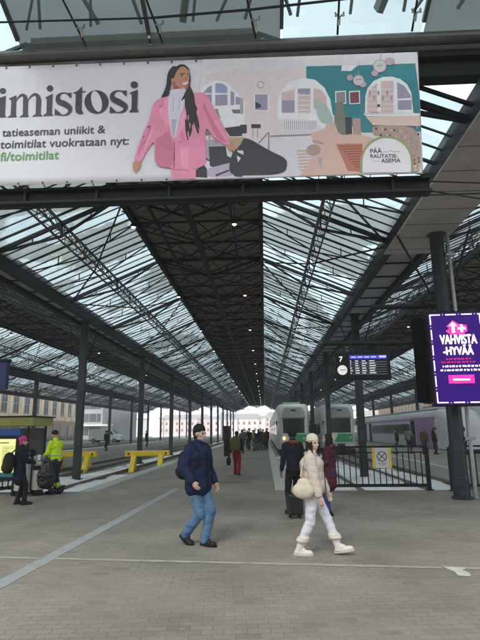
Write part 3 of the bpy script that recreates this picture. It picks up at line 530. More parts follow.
("hair",[(-1.248,7.53),(-1.249,7.526),(-1.252,7.523),(-1.256,7.521),(-1.261,7.519),(-1.267,7.519),(-1.273,7.52),(-1.278,7.522),(-1.283,7.525),(-1.285,7.528),(-1.286,7.532),(-1.286,7.536),(-1.283,7.539),(-1.279,7.541),(-1.273,7.543),(-1.268,7.543),(-1.262,7.542),(-1.256,7.54),(-1.252,7.537),(-1.249,7.534)]),
("hair",[(-1.157,7.531),(-1.158,7.527),(-1.159,7.524),(-1.162,7.521),(-1.166,7.519),(-1.17,7.519),(-1.174,7.52),(-1.177,7.522),(-1.18,7.525),(-1.182,7.528),(-1.182,7.532),(-1.182,7.535),(-1.18,7.539),(-1.177,7.541),(-1.174,7.543),(-1.17,7.543),(-1.166,7.542),(-1.162,7.541),(-1.16,7.538),(-1.158,7.534)]),
("white",[(-1.269,7.377),(-1.168,7.406),(-1.176,7.368),(-1.222,7.346),(-1.256,7.352)]),
("red",[(-1.282,7.392),(-1.269,7.377),(-1.256,7.347),(-1.218,7.336),(-1.172,7.363),(-1.16,7.41),(-1.168,7.353),(-1.214,7.321),(-1.265,7.338)]),
("skind",[(-1.208,7.509),(-1.177,7.447),(-1.207,7.441),(-1.224,7.452)]),
("hair",[(-1.159,7.302),(-1.2,7.244),(-1.237,7.151),(-1.281,7.058),(-1.264,7.046),(-1.219,7.103),(-1.217,6.938),(-1.191,6.843),(-1.183,6.707),(-1.188,6.61),(-1.165,6.426),(-1.149,6.517),(-1.131,6.333),(-1.087,6.514),(-1.048,6.697),(-1.005,6.557),(-0.963,6.486),(-0.981,6.648),(-1.028,6.836),(-0.997,6.881),(-1.046,6.977),(-1.056,7.119),(-1.095,7.239),(-1.138,7.325),(-1.141,7.627),(-1.155,7.7),(-1.132,7.578),(-1.126,7.432)]),
("hair",[(-1.214,6.704),(-1.189,6.703),(-1.166,6.563),(-1.173,6.449),(-1.147,6.334),(-1.159,6.3),(-1.189,6.427),(-1.204,6.565)]),
("hair",[(-1.068,6.698),(-1.027,6.673),(-1.005,6.557),(-0.973,6.464),(-0.987,6.407),(-1.021,6.488),(-1.047,6.581)]),
("hair",[(-1.151,6.701),(-1.12,6.7),(-1.129,6.562),(-1.14,6.471),(-1.154,6.563)]),
("pink",[(-1.163,6.795),(-1.146,6.748),(-1.153,6.655),(-1.166,6.725)]),
("pink",[(-1.134,6.654),(-1.117,6.607),(-1.124,6.516),(-1.138,6.585)]),
("pink",[(-1.088,6.606),(-1.071,6.559),(-1.078,6.468),(-1.092,6.537)]),
("ink",[(-4.3,7.396),(-4.301,7.378),(-4.308,7.362),(-4.319,7.35),(-4.335,7.343),(-4.352,7.341),(-4.37,7.344),(-4.387,7.353),(-4.401,7.367),(-4.411,7.383),(-4.415,7.401),(-4.414,7.419),(-4.408,7.435),(-4.396,7.447),(-4.381,7.455),(-4.363,7.457),(-4.345,7.453),(-4.328,7.444),(-4.314,7.431),(-4.304,7.414)]),
("ink",[(-4.431,7.256),(-4.294,7.305),(-4.276,6.935),(-4.245,6.889),(-4.439,6.885),(-4.376,6.93)]),
("ink",[(-4.243,7.248),(-4.182,7.269),(-4.109,7.308),(-4.088,6.941),(-4.066,6.881),(-4.236,6.88),(-4.179,6.93),(-4.192,7.2)]),
("ink",[(-4.105,7.179),(-4.1,7.186),(-4.11,7.193),(-4.113,7.184)]),
("ink",[(-4.1,7.186),(-4.094,7.197),(-4.107,7.206),(-4.11,7.193)]),
("ink",[(-4.094,7.197),(-4.086,7.21),(-4.102,7.22),(-4.107,7.206)]),
("ink",[(-4.086,7.21),(-4.078,7.223),(-4.097,7.236),(-4.102,7.22)]),
("ink",[(-4.078,7.223),(-4.069,7.235),(-4.09,7.252),(-4.097,7.236)]),
("ink",[(-4.069,7.235),(-4.061,7.245),(-4.083,7.265),(-4.09,7.252)]),
("ink",[(-4.061,7.245),(-4.052,7.254),(-4.076,7.278),(-4.083,7.265)]),
("ink",[(-4.052,7.254),(-4.043,7.263),(-4.068,7.29),(-4.076,7.278)]),
("ink",[(-4.043,7.263),(-4.033,7.271),(-4.058,7.302),(-4.068,7.29)]),
("ink",[(-4.033,7.271),(-4.024,7.277),(-4.048,7.313),(-4.058,7.302)]),
("ink",[(-4.024,7.277),(-4.016,7.28),(-4.036,7.322),(-4.048,7.313)]),
("ink",[(-4.016,7.28),(-4.012,7.28),(-4.021,7.328),(-4.036,7.322)]),
("ink",[(-4.012,7.28),(-4.008,7.277),(-4.005,7.329),(-4.021,7.328)]),
("ink",[(-4.008,7.277),(-4.003,7.272),(-3.989,7.326),(-4.005,7.329)]),
("ink",[(-4.003,7.272),(-3.998,7.267),(-3.973,7.32),(-3.989,7.326)]),
("ink",[(-3.998,7.267),(-3.993,7.26),(-3.957,7.31),(-3.973,7.32)]),
("ink",[(-3.993,7.26),(-3.99,7.253),(-3.943,7.298),(-3.957,7.31)]),
("ink",[(-3.99,7.253),(-3.989,7.248),(-3.929,7.282),(-3.943,7.298)]),
("ink",[(-3.989,7.248),(-3.988,7.242),(-3.918,7.261),(-3.929,7.282)]),
("ink",[(-3.988,7.242),(-3.987,7.231),(-3.911,7.239),(-3.918,7.261)]),
("ink",[(-3.987,7.231),(-3.987,7.215),(-3.906,7.218),(-3.911,7.239)]),
("ink",[(-3.987,7.215),(-3.986,7.199),(-3.901,7.199),(-3.906,7.218)]),
("ink",[(-3.986,7.199),(-3.986,7.184),(-3.898,7.185),(-3.901,7.199)]),
("ink",[(-3.986,7.184),(-3.986,7.172),(-3.895,7.175),(-3.898,7.185)]),
("ink",[(-3.989,7.206),(-3.896,7.187),(-3.883,6.932),(-3.857,6.878),(-4.028,6.876),(-3.968,6.93)]),
("ink",[(-3.895,7.184),(-3.889,7.192),(-3.9,7.198),(-3.902,7.189)]),
("ink",[(-3.889,7.192),(-3.883,7.203),(-3.896,7.211),(-3.9,7.198)]),
("ink",[(-3.883,7.203),(-3.876,7.215),(-3.892,7.226),(-3.896,7.211)]),
("ink",[(-3.876,7.215),(-3.868,7.228),(-3.886,7.242),(-3.892,7.226)]),
("ink",[(-3.868,7.228),(-3.859,7.24),(-3.879,7.257),(-3.886,7.242)]),
("ink",[(-3.859,7.24),(-3.85,7.249),(-3.872,7.271),(-3.879,7.257)]),
("ink",[(-3.85,7.249),(-3.841,7.258),(-3.862,7.284),(-3.872,7.271)]),
("ink",[(-3.841,7.258),(-3.829,7.266),(-3.852,7.296),(-3.862,7.284)]),
("ink",[(-3.829,7.266),(-3.818,7.273),(-3.84,7.307),(-3.852,7.296)]),
("ink",[(-3.818,7.273),(-3.807,7.279),(-3.827,7.317),(-3.84,7.307)]),
("ink",[(-3.807,7.279),(-3.797,7.282),(-3.813,7.326),(-3.827,7.317)]),
("ink",[(-3.797,7.282),(-3.791,7.281),(-3.797,7.33),(-3.813,7.326)]),
("ink",[(-3.791,7.281),(-3.787,7.278),(-3.78,7.33),(-3.797,7.33)]),
("ink",[(-3.787,7.278),(-3.781,7.273),(-3.763,7.325),(-3.78,7.33)]),
("ink",[(-3.781,7.273),(-3.775,7.266),(-3.747,7.317),(-3.763,7.325)]),
("ink",[(-3.775,7.266),(-3.77,7.258),(-3.732,7.306),(-3.747,7.317)]),
("ink",[(-3.77,7.258),(-3.765,7.25),(-3.717,7.294),(-3.732,7.306)]),
("ink",[(-3.765,7.25),(-3.763,7.243),(-3.704,7.278),(-3.717,7.294)]),
("ink",[(-3.763,7.243),(-3.762,7.236),(-3.693,7.257),(-3.704,7.278)]),
("ink",[(-3.762,7.236),(-3.761,7.224),(-3.685,7.236),(-3.693,7.257)]),
("ink",[(-3.761,7.224),(-3.76,7.209),(-3.68,7.215),(-3.685,7.236)]),
("ink",[(-3.76,7.209),(-3.759,7.193),(-3.675,7.196),(-3.68,7.215)]),
("ink",[(-3.759,7.193),(-3.759,7.178),(-3.671,7.182),(-3.675,7.196)]),
("ink",[(-3.759,7.178),(-3.758,7.166),(-3.668,7.173),(-3.671,7.182)]),
("ink",[(-3.761,7.196),(-3.668,7.176),(-3.663,6.934),(-3.626,6.88),(-3.806,6.879),(-3.746,6.932)]),
("ink",[(-3.479,7.406),(-3.481,7.387),(-3.488,7.371),(-3.499,7.358),(-3.515,7.35),(-3.532,7.348),(-3.55,7.352),(-3.566,7.361),(-3.58,7.375),(-3.589,7.392),(-3.594,7.411),(-3.592,7.43),(-3.585,7.447),(-3.574,7.459),(-3.558,7.467),(-3.541,7.47),(-3.523,7.466),(-3.506,7.456),(-3.493,7.442),(-3.483,7.425)]),
("ink",[(-3.61,7.231),(-3.48,7.303),(-3.469,6.929),(-3.439,6.883),(-3.626,6.88),(-3.563,6.936),(-3.575,7.202)]),
("ink",[(-3.167,7.265),(-3.175,7.27),(-3.181,7.258),(-3.173,7.252)]),
("ink",[(-3.175,7.27),(-3.186,7.278),(-3.192,7.266),(-3.181,7.258)]),
("ink",[(-3.186,7.278),(-3.199,7.288),(-3.205,7.275),(-3.192,7.266)]),
("ink",[(-3.199,7.288),(-3.214,7.297),(-3.22,7.284),(-3.205,7.275)]),
("ink",[(-3.214,7.297),(-3.23,7.306),(-3.234,7.292),(-3.22,7.284)]),
("ink",[(-3.23,7.306),(-3.244,7.311),(-3.246,7.297),(-3.234,7.292)]),
("ink",[(-3.244,7.311),(-3.258,7.315),(-3.259,7.299),(-3.246,7.297)]),
("ink",[(-3.258,7.315),(-3.273,7.318),(-3.272,7.3),(-3.259,7.299)]),
("ink",[(-3.273,7.318),(-3.288,7.319),(-3.286,7.3),(-3.272,7.3)]),
("ink",[(-3.288,7.319),(-3.303,7.319),(-3.298,7.298),(-3.286,7.3)]),
("ink",[(-3.303,7.319),(-3.317,7.317),(-3.31,7.295),(-3.298,7.298)]),
("ink",[(-3.317,7.317),(-3.331,7.313),(-3.321,7.29),(-3.31,7.295)]),
("ink",[(-3.331,7.313),(-3.346,7.311),(-3.33,7.281),(-3.321,7.29)]),
("ink",[(-3.346,7.311),(-3.361,7.306),(-3.339,7.271),(-3.33,7.281)]),
("ink",[(-3.361,7.306),(-3.377,7.298),(-3.347,7.26),(-3.339,7.271)]),
("ink",[(-3.377,7.298),(-3.391,7.289),(-3.352,7.248),(-3.347,7.26)]),
("ink",[(-3.391,7.289),(-3.405,7.275),(-3.354,7.238),(-3.352,7.248)]),
("ink",[(-3.405,7.275),(-3.416,7.258),(-3.353,7.231),(-3.354,7.238)]),
("ink",[(-3.416,7.258),(-3.421,7.237),(-3.351,7.223),(-3.353,7.231)]),
("ink",[(-3.421,7.237),(-3.424,7.215),(-3.348,7.212),(-3.351,7.223)]),
("ink",[(-3.424,7.215),(-3.423,7.191),(-3.344,7.201),(-3.348,7.212)]),
("ink",[(-3.423,7.191),(-3.419,7.166),(-3.339,7.192),(-3.344,7.201)]),
("ink",[(-3.419,7.166),(-3.41,7.139),(-3.333,7.185),(-3.339,7.192)]),
("ink",[(-3.41,7.139),(-3.393,7.111),(-3.329,7.183),(-3.333,7.185)]),
("ink",[(-3.393,7.111),(-3.369,7.09),(-3.324,7.18),(-3.329,7.183)]),
("ink",[(-3.369,7.09),(-3.344,7.074),(-3.311,7.173),(-3.324,7.18)]),
("ink",[(-3.344,7.074),(-3.32,7.063),(-3.292,7.165),(-3.311,7.173)]),
("ink",[(-3.32,7.063),(-3.298,7.052),(-3.269,7.155),(-3.292,7.165)]),
("ink",[(-3.298,7.052),(-3.28,7.043),(-3.245,7.144),(-3.269,7.155)]),
("ink",[(-3.28,7.043),(-3.267,7.034),(-3.222,7.13),(-3.245,7.144)]),
("ink",[(-3.267,7.034),(-3.252,7.025),(-3.203,7.115),(-3.222,7.13)]),
("ink",[(-3.252,7.025),(-3.236,7.015),(-3.186,7.1),(-3.203,7.115)]),
("ink",[(-3.236,7.015),(-3.223,7.006),(-3.169,7.084),(-3.186,7.1)]),
("ink",[(-3.223,7.006),(-3.213,6.997),(-3.152,7.065),(-3.169,7.084)]),
("ink",[(-3.213,6.997),(-3.206,6.992),(-3.137,7.044),(-3.152,7.065)]),
("ink",[(-3.206,6.992),(-3.203,6.99),(-3.125,7.019),(-3.137,7.044)]),
("ink",[(-3.203,6.99),(-3.199,6.988),(-3.122,6.991),(-3.125,7.019)]),
("ink",[(-3.199,6.988),(-3.196,6.98),(-3.124,6.967),(-3.122,6.991)]),
("ink",[(-3.196,6.98),(-3.194,6.969),(-3.131,6.946),(-3.124,6.967)]),
("ink",[(-3.194,6.969),(-3.193,6.956),(-3.14,6.928),(-3.131,6.946)]),
("ink",[(-3.193,6.956),(-3.195,6.943),(-3.15,6.912),(-3.14,6.928)]),
("ink",[(-3.195,6.943),(-3.197,6.933),(-3.163,6.899),(-3.15,6.912)]),
("ink",[(-3.197,6.933),(-3.202,6.924),(-3.176,6.889),(-3.163,6.899)]),
("ink",[(-3.202,6.924),(-3.21,6.915),(-3.191,6.882),(-3.176,6.889)]),
("ink",[(-3.21,6.915),(-3.22,6.907),(-3.207,6.876),(-3.191,6.882)]),
("ink",[(-3.22,6.907),(-3.233,6.9),(-3.224,6.873),(-3.207,6.876)]),
("ink",[(-3.233,6.9),(-3.246,6.894),(-3.24,6.872),(-3.224,6.873)]),
("ink",[(-3.246,6.894),(-3.259,6.89),(-3.256,6.872),(-3.24,6.872)]),
("ink",[(-3.259,6.89),(-3.273,6.889),(-3.272,6.872),(-3.256,6.872)]),
("ink",[(-3.273,6.889),(-3.289,6.889),(-3.289,6.874),(-3.272,6.872)]),
("ink",[(-3.289,6.889),(-3.305,6.891),(-3.306,6.877),(-3.289,6.874)]),
("ink",[(-3.305,6.891),(-3.321,6.895),(-3.323,6.882),(-3.306,6.877)]),
("ink",[(-3.321,6.895),(-3.336,6.9),(-3.34,6.889),(-3.323,6.882)]),
("ink",[(-3.336,6.9),(-3.35,6.908),(-3.355,6.898),(-3.34,6.889)]),
("ink",[(-3.35,6.908),(-3.363,6.919),(-3.369,6.911),(-3.355,6.898)]),
("ink",[(-3.363,6.919),(-3.376,6.935),(-3.383,6.929),(-3.369,6.911)]),
("ink",[(-3.376,6.935),(-3.389,6.953),(-3.396,6.947),(-3.383,6.929)]),
("ink",[(-3.389,6.953),(-3.4,6.971),(-3.407,6.966),(-3.396,6.947)]),
("ink",[(-3.4,6.971),(-3.41,6.986),(-3.417,6.982),(-3.407,6.966)]),
("ink",[(-3.41,6.986),(-3.417,6.997),(-3.424,6.993),(-3.417,6.982)]),
("ink",[(-3.258,7.299),(-3.156,7.303),(-3.152,7.192)]),
("ink",[(-3.422,7.016),(-3.285,6.888),(-3.418,6.888)]),
("ink",[(-3.14,7.295),(-3.056,7.33),(-2.978,7.416),(-2.963,6.969),(-2.924,6.897),(-3,6.888),(-3.057,6.925),(-3.073,7.005),(-3.079,7.286)]),
("ink",[(-2.989,7.32),(-2.912,7.326),(-2.911,7.31),(-2.988,7.301)]),
("ink",[(-2.509,7.097),(-2.511,7.058),(-2.518,7.021),(-2.532,6.987),(-2.55,6.956),(-2.574,6.93),(-2.602,6.91),(-2.634,6.895),(-2.668,6.886),(-2.703,6.885),(-2.738,6.889),(-2.773,6.901),(-2.807,6.919),(-2.837,6.942),(-2.864,6.97),(-2.886,7.003),(-2.903,7.039),(-2.915,7.077),(-2.92,7.116),(-2.919,7.154),(-2.912,7.192),(-2.899,7.226),(-2.88,7.257),(-2.856,7.284),(-2.828,7.305),(-2.796,7.32),(-2.762,7.329),(-2.726,7.33),(-2.69,7.325),(-2.655,7.314),(-2.622,7.295),(-2.591,7.272),(-2.564,7.243),(-2.542,7.21),(-2.525,7.174),(-2.514,7.136)]),
("paper",[(-2.633,7.135),(-2.624,7.093),(-2.618,7.052),(-2.617,7.014),(-2.62,6.981),(-2.627,6.953),(-2.638,6.933),(-2.653,6.92),(-2.67,6.916),(-2.689,6.921),(-2.709,6.934),(-2.729,6.955),(-2.749,6.983),(-2.767,7.017),(-2.784,7.055),(-2.797,7.096),(-2.806,7.138),(-2.812,7.18),(-2.813,7.218),(-2.811,7.252),(-2.803,7.28),(-2.792,7.301),(-2.778,7.314),(-2.761,7.318),(-2.742,7.313),(-2.721,7.299),(-2.701,7.278),(-2.681,7.249),(-2.662,7.215),(-2.646,7.176)]),
("ink",[(-2.21,7.232),(-2.219,7.24),(-2.227,7.229),(-2.218,7.22)]),
("ink",[(-2.219,7.24),(-2.231,7.252),(-2.24,7.24),(-2.227,7.229)]),
("ink",[(-2.231,7.252),(-2.245,7.266),(-2.254,7.254),(-2.24,7.24)]),
("ink",[(-2.245,7.266),(-2.262,7.28),(-2.269,7.267),(-2.254,7.254)]),
("ink",[(-2.262,7.28),(-2.278,7.293),(-2.285,7.279),(-2.269,7.267)]),
("ink",[(-2.278,7.293),(-2.294,7.302),(-2.299,7.287),(-2.285,7.279)]),
("ink",[(-2.294,7.302),(-2.31,7.308),(-2.313,7.291),(-2.299,7.287)]),
("ink",[(-2.31,7.308),(-2.327,7.312),(-2.328,7.293),(-2.313,7.291)]),
("ink",[(-2.327,7.312),(-2.344,7.315),(-2.343,7.294),(-2.328,7.293)]),
("ink",[(-2.344,7.315),(-2.361,7.316),(-2.358,7.293),(-2.343,7.294)]),
("ink",[(-2.361,7.316),(-2.377,7.314),(-2.372,7.29),(-2.358,7.293)]),
("ink",[(-2.377,7.314),(-2.392,7.311),(-2.383,7.286),(-2.372,7.29)]),
("ink",[(-2.392,7.311),(-2.408,7.308),(-2.393,7.277),(-2.383,7.286)]),
("ink",[(-2.408,7.308),(-2.425,7.302),(-2.401,7.266),(-2.393,7.277)]),
("ink",[(-2.425,7.302),(-2.441,7.293),(-2.408,7.254),(-2.401,7.266)]),
("ink",[(-2.441,7.293),(-2.456,7.283),(-2.414,7.241),(-2.408,7.254)]),
("ink",[(-2.456,7.283),(-2.469,7.269),(-2.416,7.23),(-2.414,7.241)]),
("ink",[(-2.469,7.269),(-2.48,7.253),(-2.415,7.221),(-2.416,7.23)]),
("ink",[(-2.48,7.253),(-2.487,7.235),(-2.415,7.213),(-2.415,7.221)]),
("ink",[(-2.487,7.235),(-2.491,7.215),(-2.413,7.205),(-2.415,7.213)]),
("ink",[(-2.491,7.215),(-2.492,7.193),(-2.411,7.197),(-2.413,7.205)]),
("ink",[(-2.492,7.193),(-2.489,7.167),(-2.407,7.192),(-2.411,7.197)]),
("ink",[(-2.489,7.167),(-2.481,7.141),(-2.403,7.189),(-2.407,7.192)]),
("ink",[(-2.481,7.141),(-2.466,7.115),(-2.399,7.187),(-2.403,7.189)]),
("ink",[(-2.466,7.115),(-2.443,7.093),(-2.392,7.181),(-2.399,7.187)]),
("ink",[(-2.443,7.093),(-2.419,7.076),(-2.377,7.171),(-2.392,7.181)]),
("ink",[(-2.419,7.076),(-2.395,7.061),(-2.357,7.16),(-2.377,7.171)]),
("ink",[(-2.395,7.061),(-2.371,7.048),(-2.333,7.147),(-2.357,7.16)]),
("ink",[(-2.371,7.048),(-2.351,7.035),(-2.309,7.134),(-2.333,7.147)]),
("ink",[(-2.351,7.035),(-2.333,7.024),(-2.287,7.12),(-2.309,7.134)]),
("ink",[(-2.333,7.024),(-2.316,7.013),(-2.269,7.106),(-2.287,7.12)]),
("ink",[(-2.316,7.013),(-2.298,7.001),(-2.251,7.093),(-2.269,7.106)]),
("ink",[(-2.298,7.001),(-2.282,6.992),(-2.233,7.079),(-2.251,7.093)]),
("ink",[(-2.282,6.992),(-2.27,6.983),(-2.215,7.063),(-2.233,7.079)]),
("ink",[(-2.27,6.983),(-2.263,6.978),(-2.198,7.044),(-2.215,7.063)]),
("ink",[(-2.263,6.978),(-2.261,6.977),(-2.183,7.02),(-2.198,7.044)]),
("ink",[(-2.261,6.977),(-2.258,6.979),(-2.177,6.992),(-2.183,7.02)]),
("ink",[(-2.258,6.979),(-2.254,6.975),(-2.179,6.967),(-2.177,6.992)]),
("ink",[(-2.254,6.975),(-2.251,6.968),(-2.185,6.945),(-2.179,6.967)]),
("ink",[(-2.251,6.968),(-2.25,6.959),(-2.195,6.928),(-2.185,6.945)]),
("ink",[(-2.25,6.959),(-2.251,6.949),(-2.206,6.913),(-2.195,6.928)]),
("ink",[(-2.251,6.949),(-2.252,6.939),(-2.22,6.901),(-2.206,6.913)]),
("ink",[(-2.252,6.939),(-2.258,6.931),(-2.235,6.892),(-2.22,6.901)]),
("ink",[(-2.258,6.931),(-2.267,6.923),(-2.251,6.886),(-2.235,6.892)]),
("ink",[(-2.267,6.923),(-2.28,6.915),(-2.268,6.882),(-2.251,6.886)]),
("ink",[(-2.28,6.915),(-2.294,6.909),(-2.286,6.88),(-2.268,6.882)]),
("ink",[(-2.294,6.909),(-2.309,6.903),(-2.304,6.879),(-2.286,6.88)]),
("ink",[(-2.309,6.903),(-2.323,6.899),(-2.321,6.88),(-2.304,6.879)]),
("ink",[(-2.323,6.899),(-2.338,6.899),(-2.337,6.881),(-2.321,6.88)]),
("ink",[(-2.338,6.899),(-2.354,6.9),(-2.354,6.883),(-2.337,6.881)]),
("ink",[(-2.354,6.9),(-2.37,6.902),(-2.372,6.887),(-2.354,6.883)]),
("ink",[(-2.37,6.902),(-2.386,6.906),(-2.388,6.892),(-2.372,6.887)]),
("ink",[(-2.386,6.906),(-2.4,6.911),(-2.404,6.899),(-2.388,6.892)]),
("ink",[(-2.4,6.911),(-2.413,6.918),(-2.419,6.907),(-2.404,6.899)]),
("ink",[(-2.413,6.918),(-2.425,6.928),(-2.432,6.92),(-2.419,6.907)]),
("ink",[(-2.425,6.928),(-2.437,6.942),(-2.445,6.935),(-2.432,6.92)]),
("ink",[(-2.437,6.942),(-2.448,6.958),(-2.456,6.952),(-2.445,6.935)]),
("ink",[(-2.448,6.958),(-2.458,6.973),(-2.466,6.968),(-2.456,6.952)]),
("ink",[(-2.458,6.973),(-2.467,6.987),(-2.474,6.982),(-2.466,6.968)]),
("ink",[(-2.467,6.987),(-2.473,6.997),(-2.48,6.992),(-2.474,6.982)]),
("ink",[(-2.311,7.298),(-2.206,7.3),(-2.207,7.181)]),
("ink",[(-2.477,7.016),(-2.359,6.891),(-2.483,6.884)]),
("ink",[(-2.022,7.403),(-2.024,7.383),(-2.033,7.366),(-2.046,7.352),(-2.063,7.344),(-2.082,7.342),(-2.102,7.346),(-2.12,7.356),(-2.134,7.371),(-2.144,7.389),(-2.147,7.409),(-2.145,7.429),(-2.137,7.447),(-2.123,7.46),(-2.106,7.468),(-2.087,7.471),(-2.067,7.467),(-2.05,7.457),(-2.035,7.442),(-2.026,7.423)]),
("ink",[(-2.164,7.25),(-2.019,7.307),(-2.017,6.942),(-1.987,6.887),(-2.153,6.885),(-2.113,6.943),(-2.118,7.222)]),
]
BANNER_TEXT = [('tatieaseman uniikit &', 'ink', [-4.289, 6.528, -2.544, 6.52]), ('toimitilat vuokrataan nyt:', 'ink', [-4.303, 6.306, -2.142, 6.292]), ('fi/toimitilat', 'txtgreen', [-4.281, 6.076, -3.297, 6.078]), ('PÄÄ', 'ink2', [1.763, 5.968, 1.941, 5.968]), ('RAUTATIE-', 'ink2', [1.758, 5.885, 2.182, 5.875]), ('ASEMA', 'ink2', [1.922, 5.795, 2.222, 5.791])]
# ------------------------------------------------------------------ train shed roofs
ZE=7.15; ZR=8.94; HS=2.2; GW=.62
def roof_parts(k):
    cx=CX+k*PER; xl=cx-6.66+GW; xr=cx+6.66-GW
    lab={0:'central glazed shed roof with a dark boarded ridge above the walkway',-1:'glazed shed roof over the first platform to the left',-2:'outermost glazed shed roof at the far left beside the station wing',1:'glazed shed roof over the platform on the right of the advertising screen',2:'outermost glazed shed roof at the far right beside the brown stone wing'}[k]
    root=empty('shed_roof',(cx,YF,0),0,lab,'roof','glazed train shed roofs side by side')
    return root,-6.66+GW,6.66-GW
L_=YE-YF
# shared meshes (local: x across, y along from YF, z up)
def mk_slope(s,parent,m):
    x0=s*(6.66-GW) if s>0 else s*(6.66-.42); x1=s*HS; g=MB()
    n=12
    for i in range(n):
        a=L_*i/n; b=L_*(i+1)/n
        g.add([(x0,a,ZE+.12),(x1,a,ZR+.05),(x1,b,ZR+.05),(x0,b,ZE+.12)],[(0,1,2,3)])
    p=g.build('glazing_slope',m,parent,recalc=False)
    g=MB(); k=int(L_/.5)
    for i in range(k+1):
        y=i*.5
        w,h=(.038,.03) if i%4 else (.055,.06)
        g.bar((x0,y,ZE+.12-h/2-.01),(x1,y,ZR+.05-h/2-.01),w,h)
    g.build('glazing_bars',steel,p,recalc=False)
    return p
def mk_truss(parent,big):
    g=MB(); w=.04 if not big else .07
    for s in (-1,1):
        A=(s*HS,0,ZR-.08); M=(s*4.0,0,7.62); B=(s*(6.66-GW),0,ZE-.02); T=(s*4.0,0,8.14)
        g.bar(A,M,w,w); g.bar(M,B,w,w)
        g.bar(M,T,w*.8,w*.8)
        g.bar((s*3.1,0,8.25),(s*3.1,0,8.5),.03,.03); g.bar((s*4.9,0,7.42),(s*4.9,0,7.74),.03,.03)
        if big: g.bar((s*(6.66-GW),0,ZE-.0),(s*HS,0,ZR-.10),.09,.12)
        # ridge lattice under the boards
        C=(0,0,8.12)
        g.bar(A,C,w,w*1.1)
        pts=[(HS,ZR-.1),(1.65,8.46),(1.1,ZR-.1),(.55,8.30),(0,ZR-.1)]
        for (a,b) in zip(pts,pts[1:]): g.bar((s*a[0],0,a[1]),(s*b[0],0,b[1]),.035,.035)
    g.bar((-HS,0,ZR-.08),(HS,0,ZR-.08),w*1.3,w*1.6)
    return g.build('truss',steel,parent,recalc=False)
def mk_bracing(parent):
    g=MB()
    for s in (-1,1):
        for i in range(int(L_/6)):
            y=i*6+.5
            a=(s*(6.66-GW),y,ZE-.06); b=(s*4.0,y+3,7.6); c=(s*HS,y+6,ZR-.2)
            if (i+ (s>0))%2: a=(s*(6.66-GW),y+6,ZE-.06); c=(s*HS,y,ZR-.2)
            g.bar(a,b,.045,.045); g.bar(b,c,.045,.045)
    # crossing rods in the ridge
    for i in range(int(L_/4)):
        y=i*4+.5
        g.bar((-HS,y,8.72),(HS,y+4,8.72),.04,.04); g.bar((HS,y,8.68),(-HS,y+4,8.68),.04,.04)
        g.bar((-HS,y+2,8.5),(0,y+3.4,8.14),.035,.035); g.bar((HS,y+2,8.5),(0,y+3.4,8.14),.035,.035)
    return g.build('bracing',steel,parent,recalc=False)
def mk_purlin(parent,s,x=4.0,z0=7.62,z1=8.06,wd=.32,m=None):
    g=MB(); 
    for dx in (-wd/2,wd/2): g.bar((s*x+dx,0,z0),(s*x+dx,L_,z0),.045,.05)
    g.bar((s*x,0,z1),(s*x,L_,z1),.06,.07)
    n=int(L_/1.0)
    for i in range(n):
        y=i*1.0
        g.bar((s*x-wd/2,y,z0),(s*x,y+.5,z1),.022,.022); g.bar((s*x+wd/2,y,z0),(s*x,y+.5,z1),.022,.022)
        g.bar((s*x,y+.5,z1),(s*x-wd/2,y+1,z0),.022,.022); g.bar((s*x,y+.5,z1),(s*x+wd/2,y+1,z0),.022,.022)
        g.bar((s*x-wd/2,y,z0),(s*x+wd/2,y+1,z0),.018,.018)
    return g.build('purlin',m or steel_l,parent,recalc=False)  # lattice coloured lighter than the trusses to show sky light on it
def mk_chord(parent):
    g=MB()
    g.bar((0,0,8.12),(0,L_,8.12),.16,.16)
    for x in (-1.25,1.25): g.bar((x,0,8.42),(x,L_,8.42),.07,.10)
    for x in (-HS,HS): g.bar((x,0,ZR-.1),(x,L_,ZR-.1),.14,.26)
    return g.build('ridge_beam',steel,parent,recalc=False)
def mk_ceiling(parent):
    g=MB(); g.box(-HS+.06,HS-.06,0,L_,ZR+.04,ZR+.14)
    n=int(L_/.95)
    for i in range(n): g.box(-HS+.06,HS-.06,i*.95,i*.95+.04,ZR+.01,ZR+.04)
    return g.build('ridge_boarding',board,parent,recalc=False)
soffit=mat('gutter_soffit',(.34,.325,.30),.75,0,.14,1.5,.2,20)
soffit2=mat('gutter_soffit_grey',(.27,.265,.29),.7,0,.14,1.5)
def mk_gutter(parent,x,front=0,GW=GW):
    p=MB(); p.box(x-GW+.08,x+GW-.08,front,L_,ZE-.04,ZE+.3,0)
    o=p.build('gutter',soffit2,parent,recalc=False)
    g=MB()
    for s in (-1,1): g.box(x+s*(GW-.02)-.11,x+s*(GW-.02)+.11,front,L_,ZE-.24,ZE+.34)
    n=int((L_-front)/1.5)
    for i in range(n+1): g.box(x-GW+.07,x+GW-.07,front+i*1.5,front+i*1.5+.06,ZE-.09,ZE-.042)
    g.build('gutter_beams',steel,o,recalc=False)
    return o
proto=None
for k in (0,-1,1,-2,2):
    root,_,_=roof_parts(k)
    if proto is None:
        proto=root
        sl=[mk_slope(-1,root,glassA),mk_slope(1,root,glassA)]
        t0=mk_truss(root,True); t1=mk_truss(root,False); t0.location=(0,.3,0); t1.location=(0,2.3,0)
        for i in range(2,71):
            src=t0 if i%3==0 else t1
            c=src.copy(); COL.objects.link(c); c.parent=root; c.location=(0,.3+i*2,0)
        mk_bracing(root); mk_purlin(root,-1); mk_purlin(root,1); mk_chord(root); mk_ceiling(root); mk_gutter(root,6.66,-2.4)
        gl0=mk_gutter(root,-6.66,0,.42)
    else:
        for ch in list(proto.children):
            if ch==gl0 and k!=-2:
                if k<0: pass
                else: continue
            if ch==gl0 and k==-1: pass
            if k<0 and ch.name.startswith('gutter') and ch!=gl0: continue
            c=copy_tree(ch,parent=root)
            if ch in sl and k in(-2,2):
                c.data=c.data.copy(); c.data.materials[0]=glassB
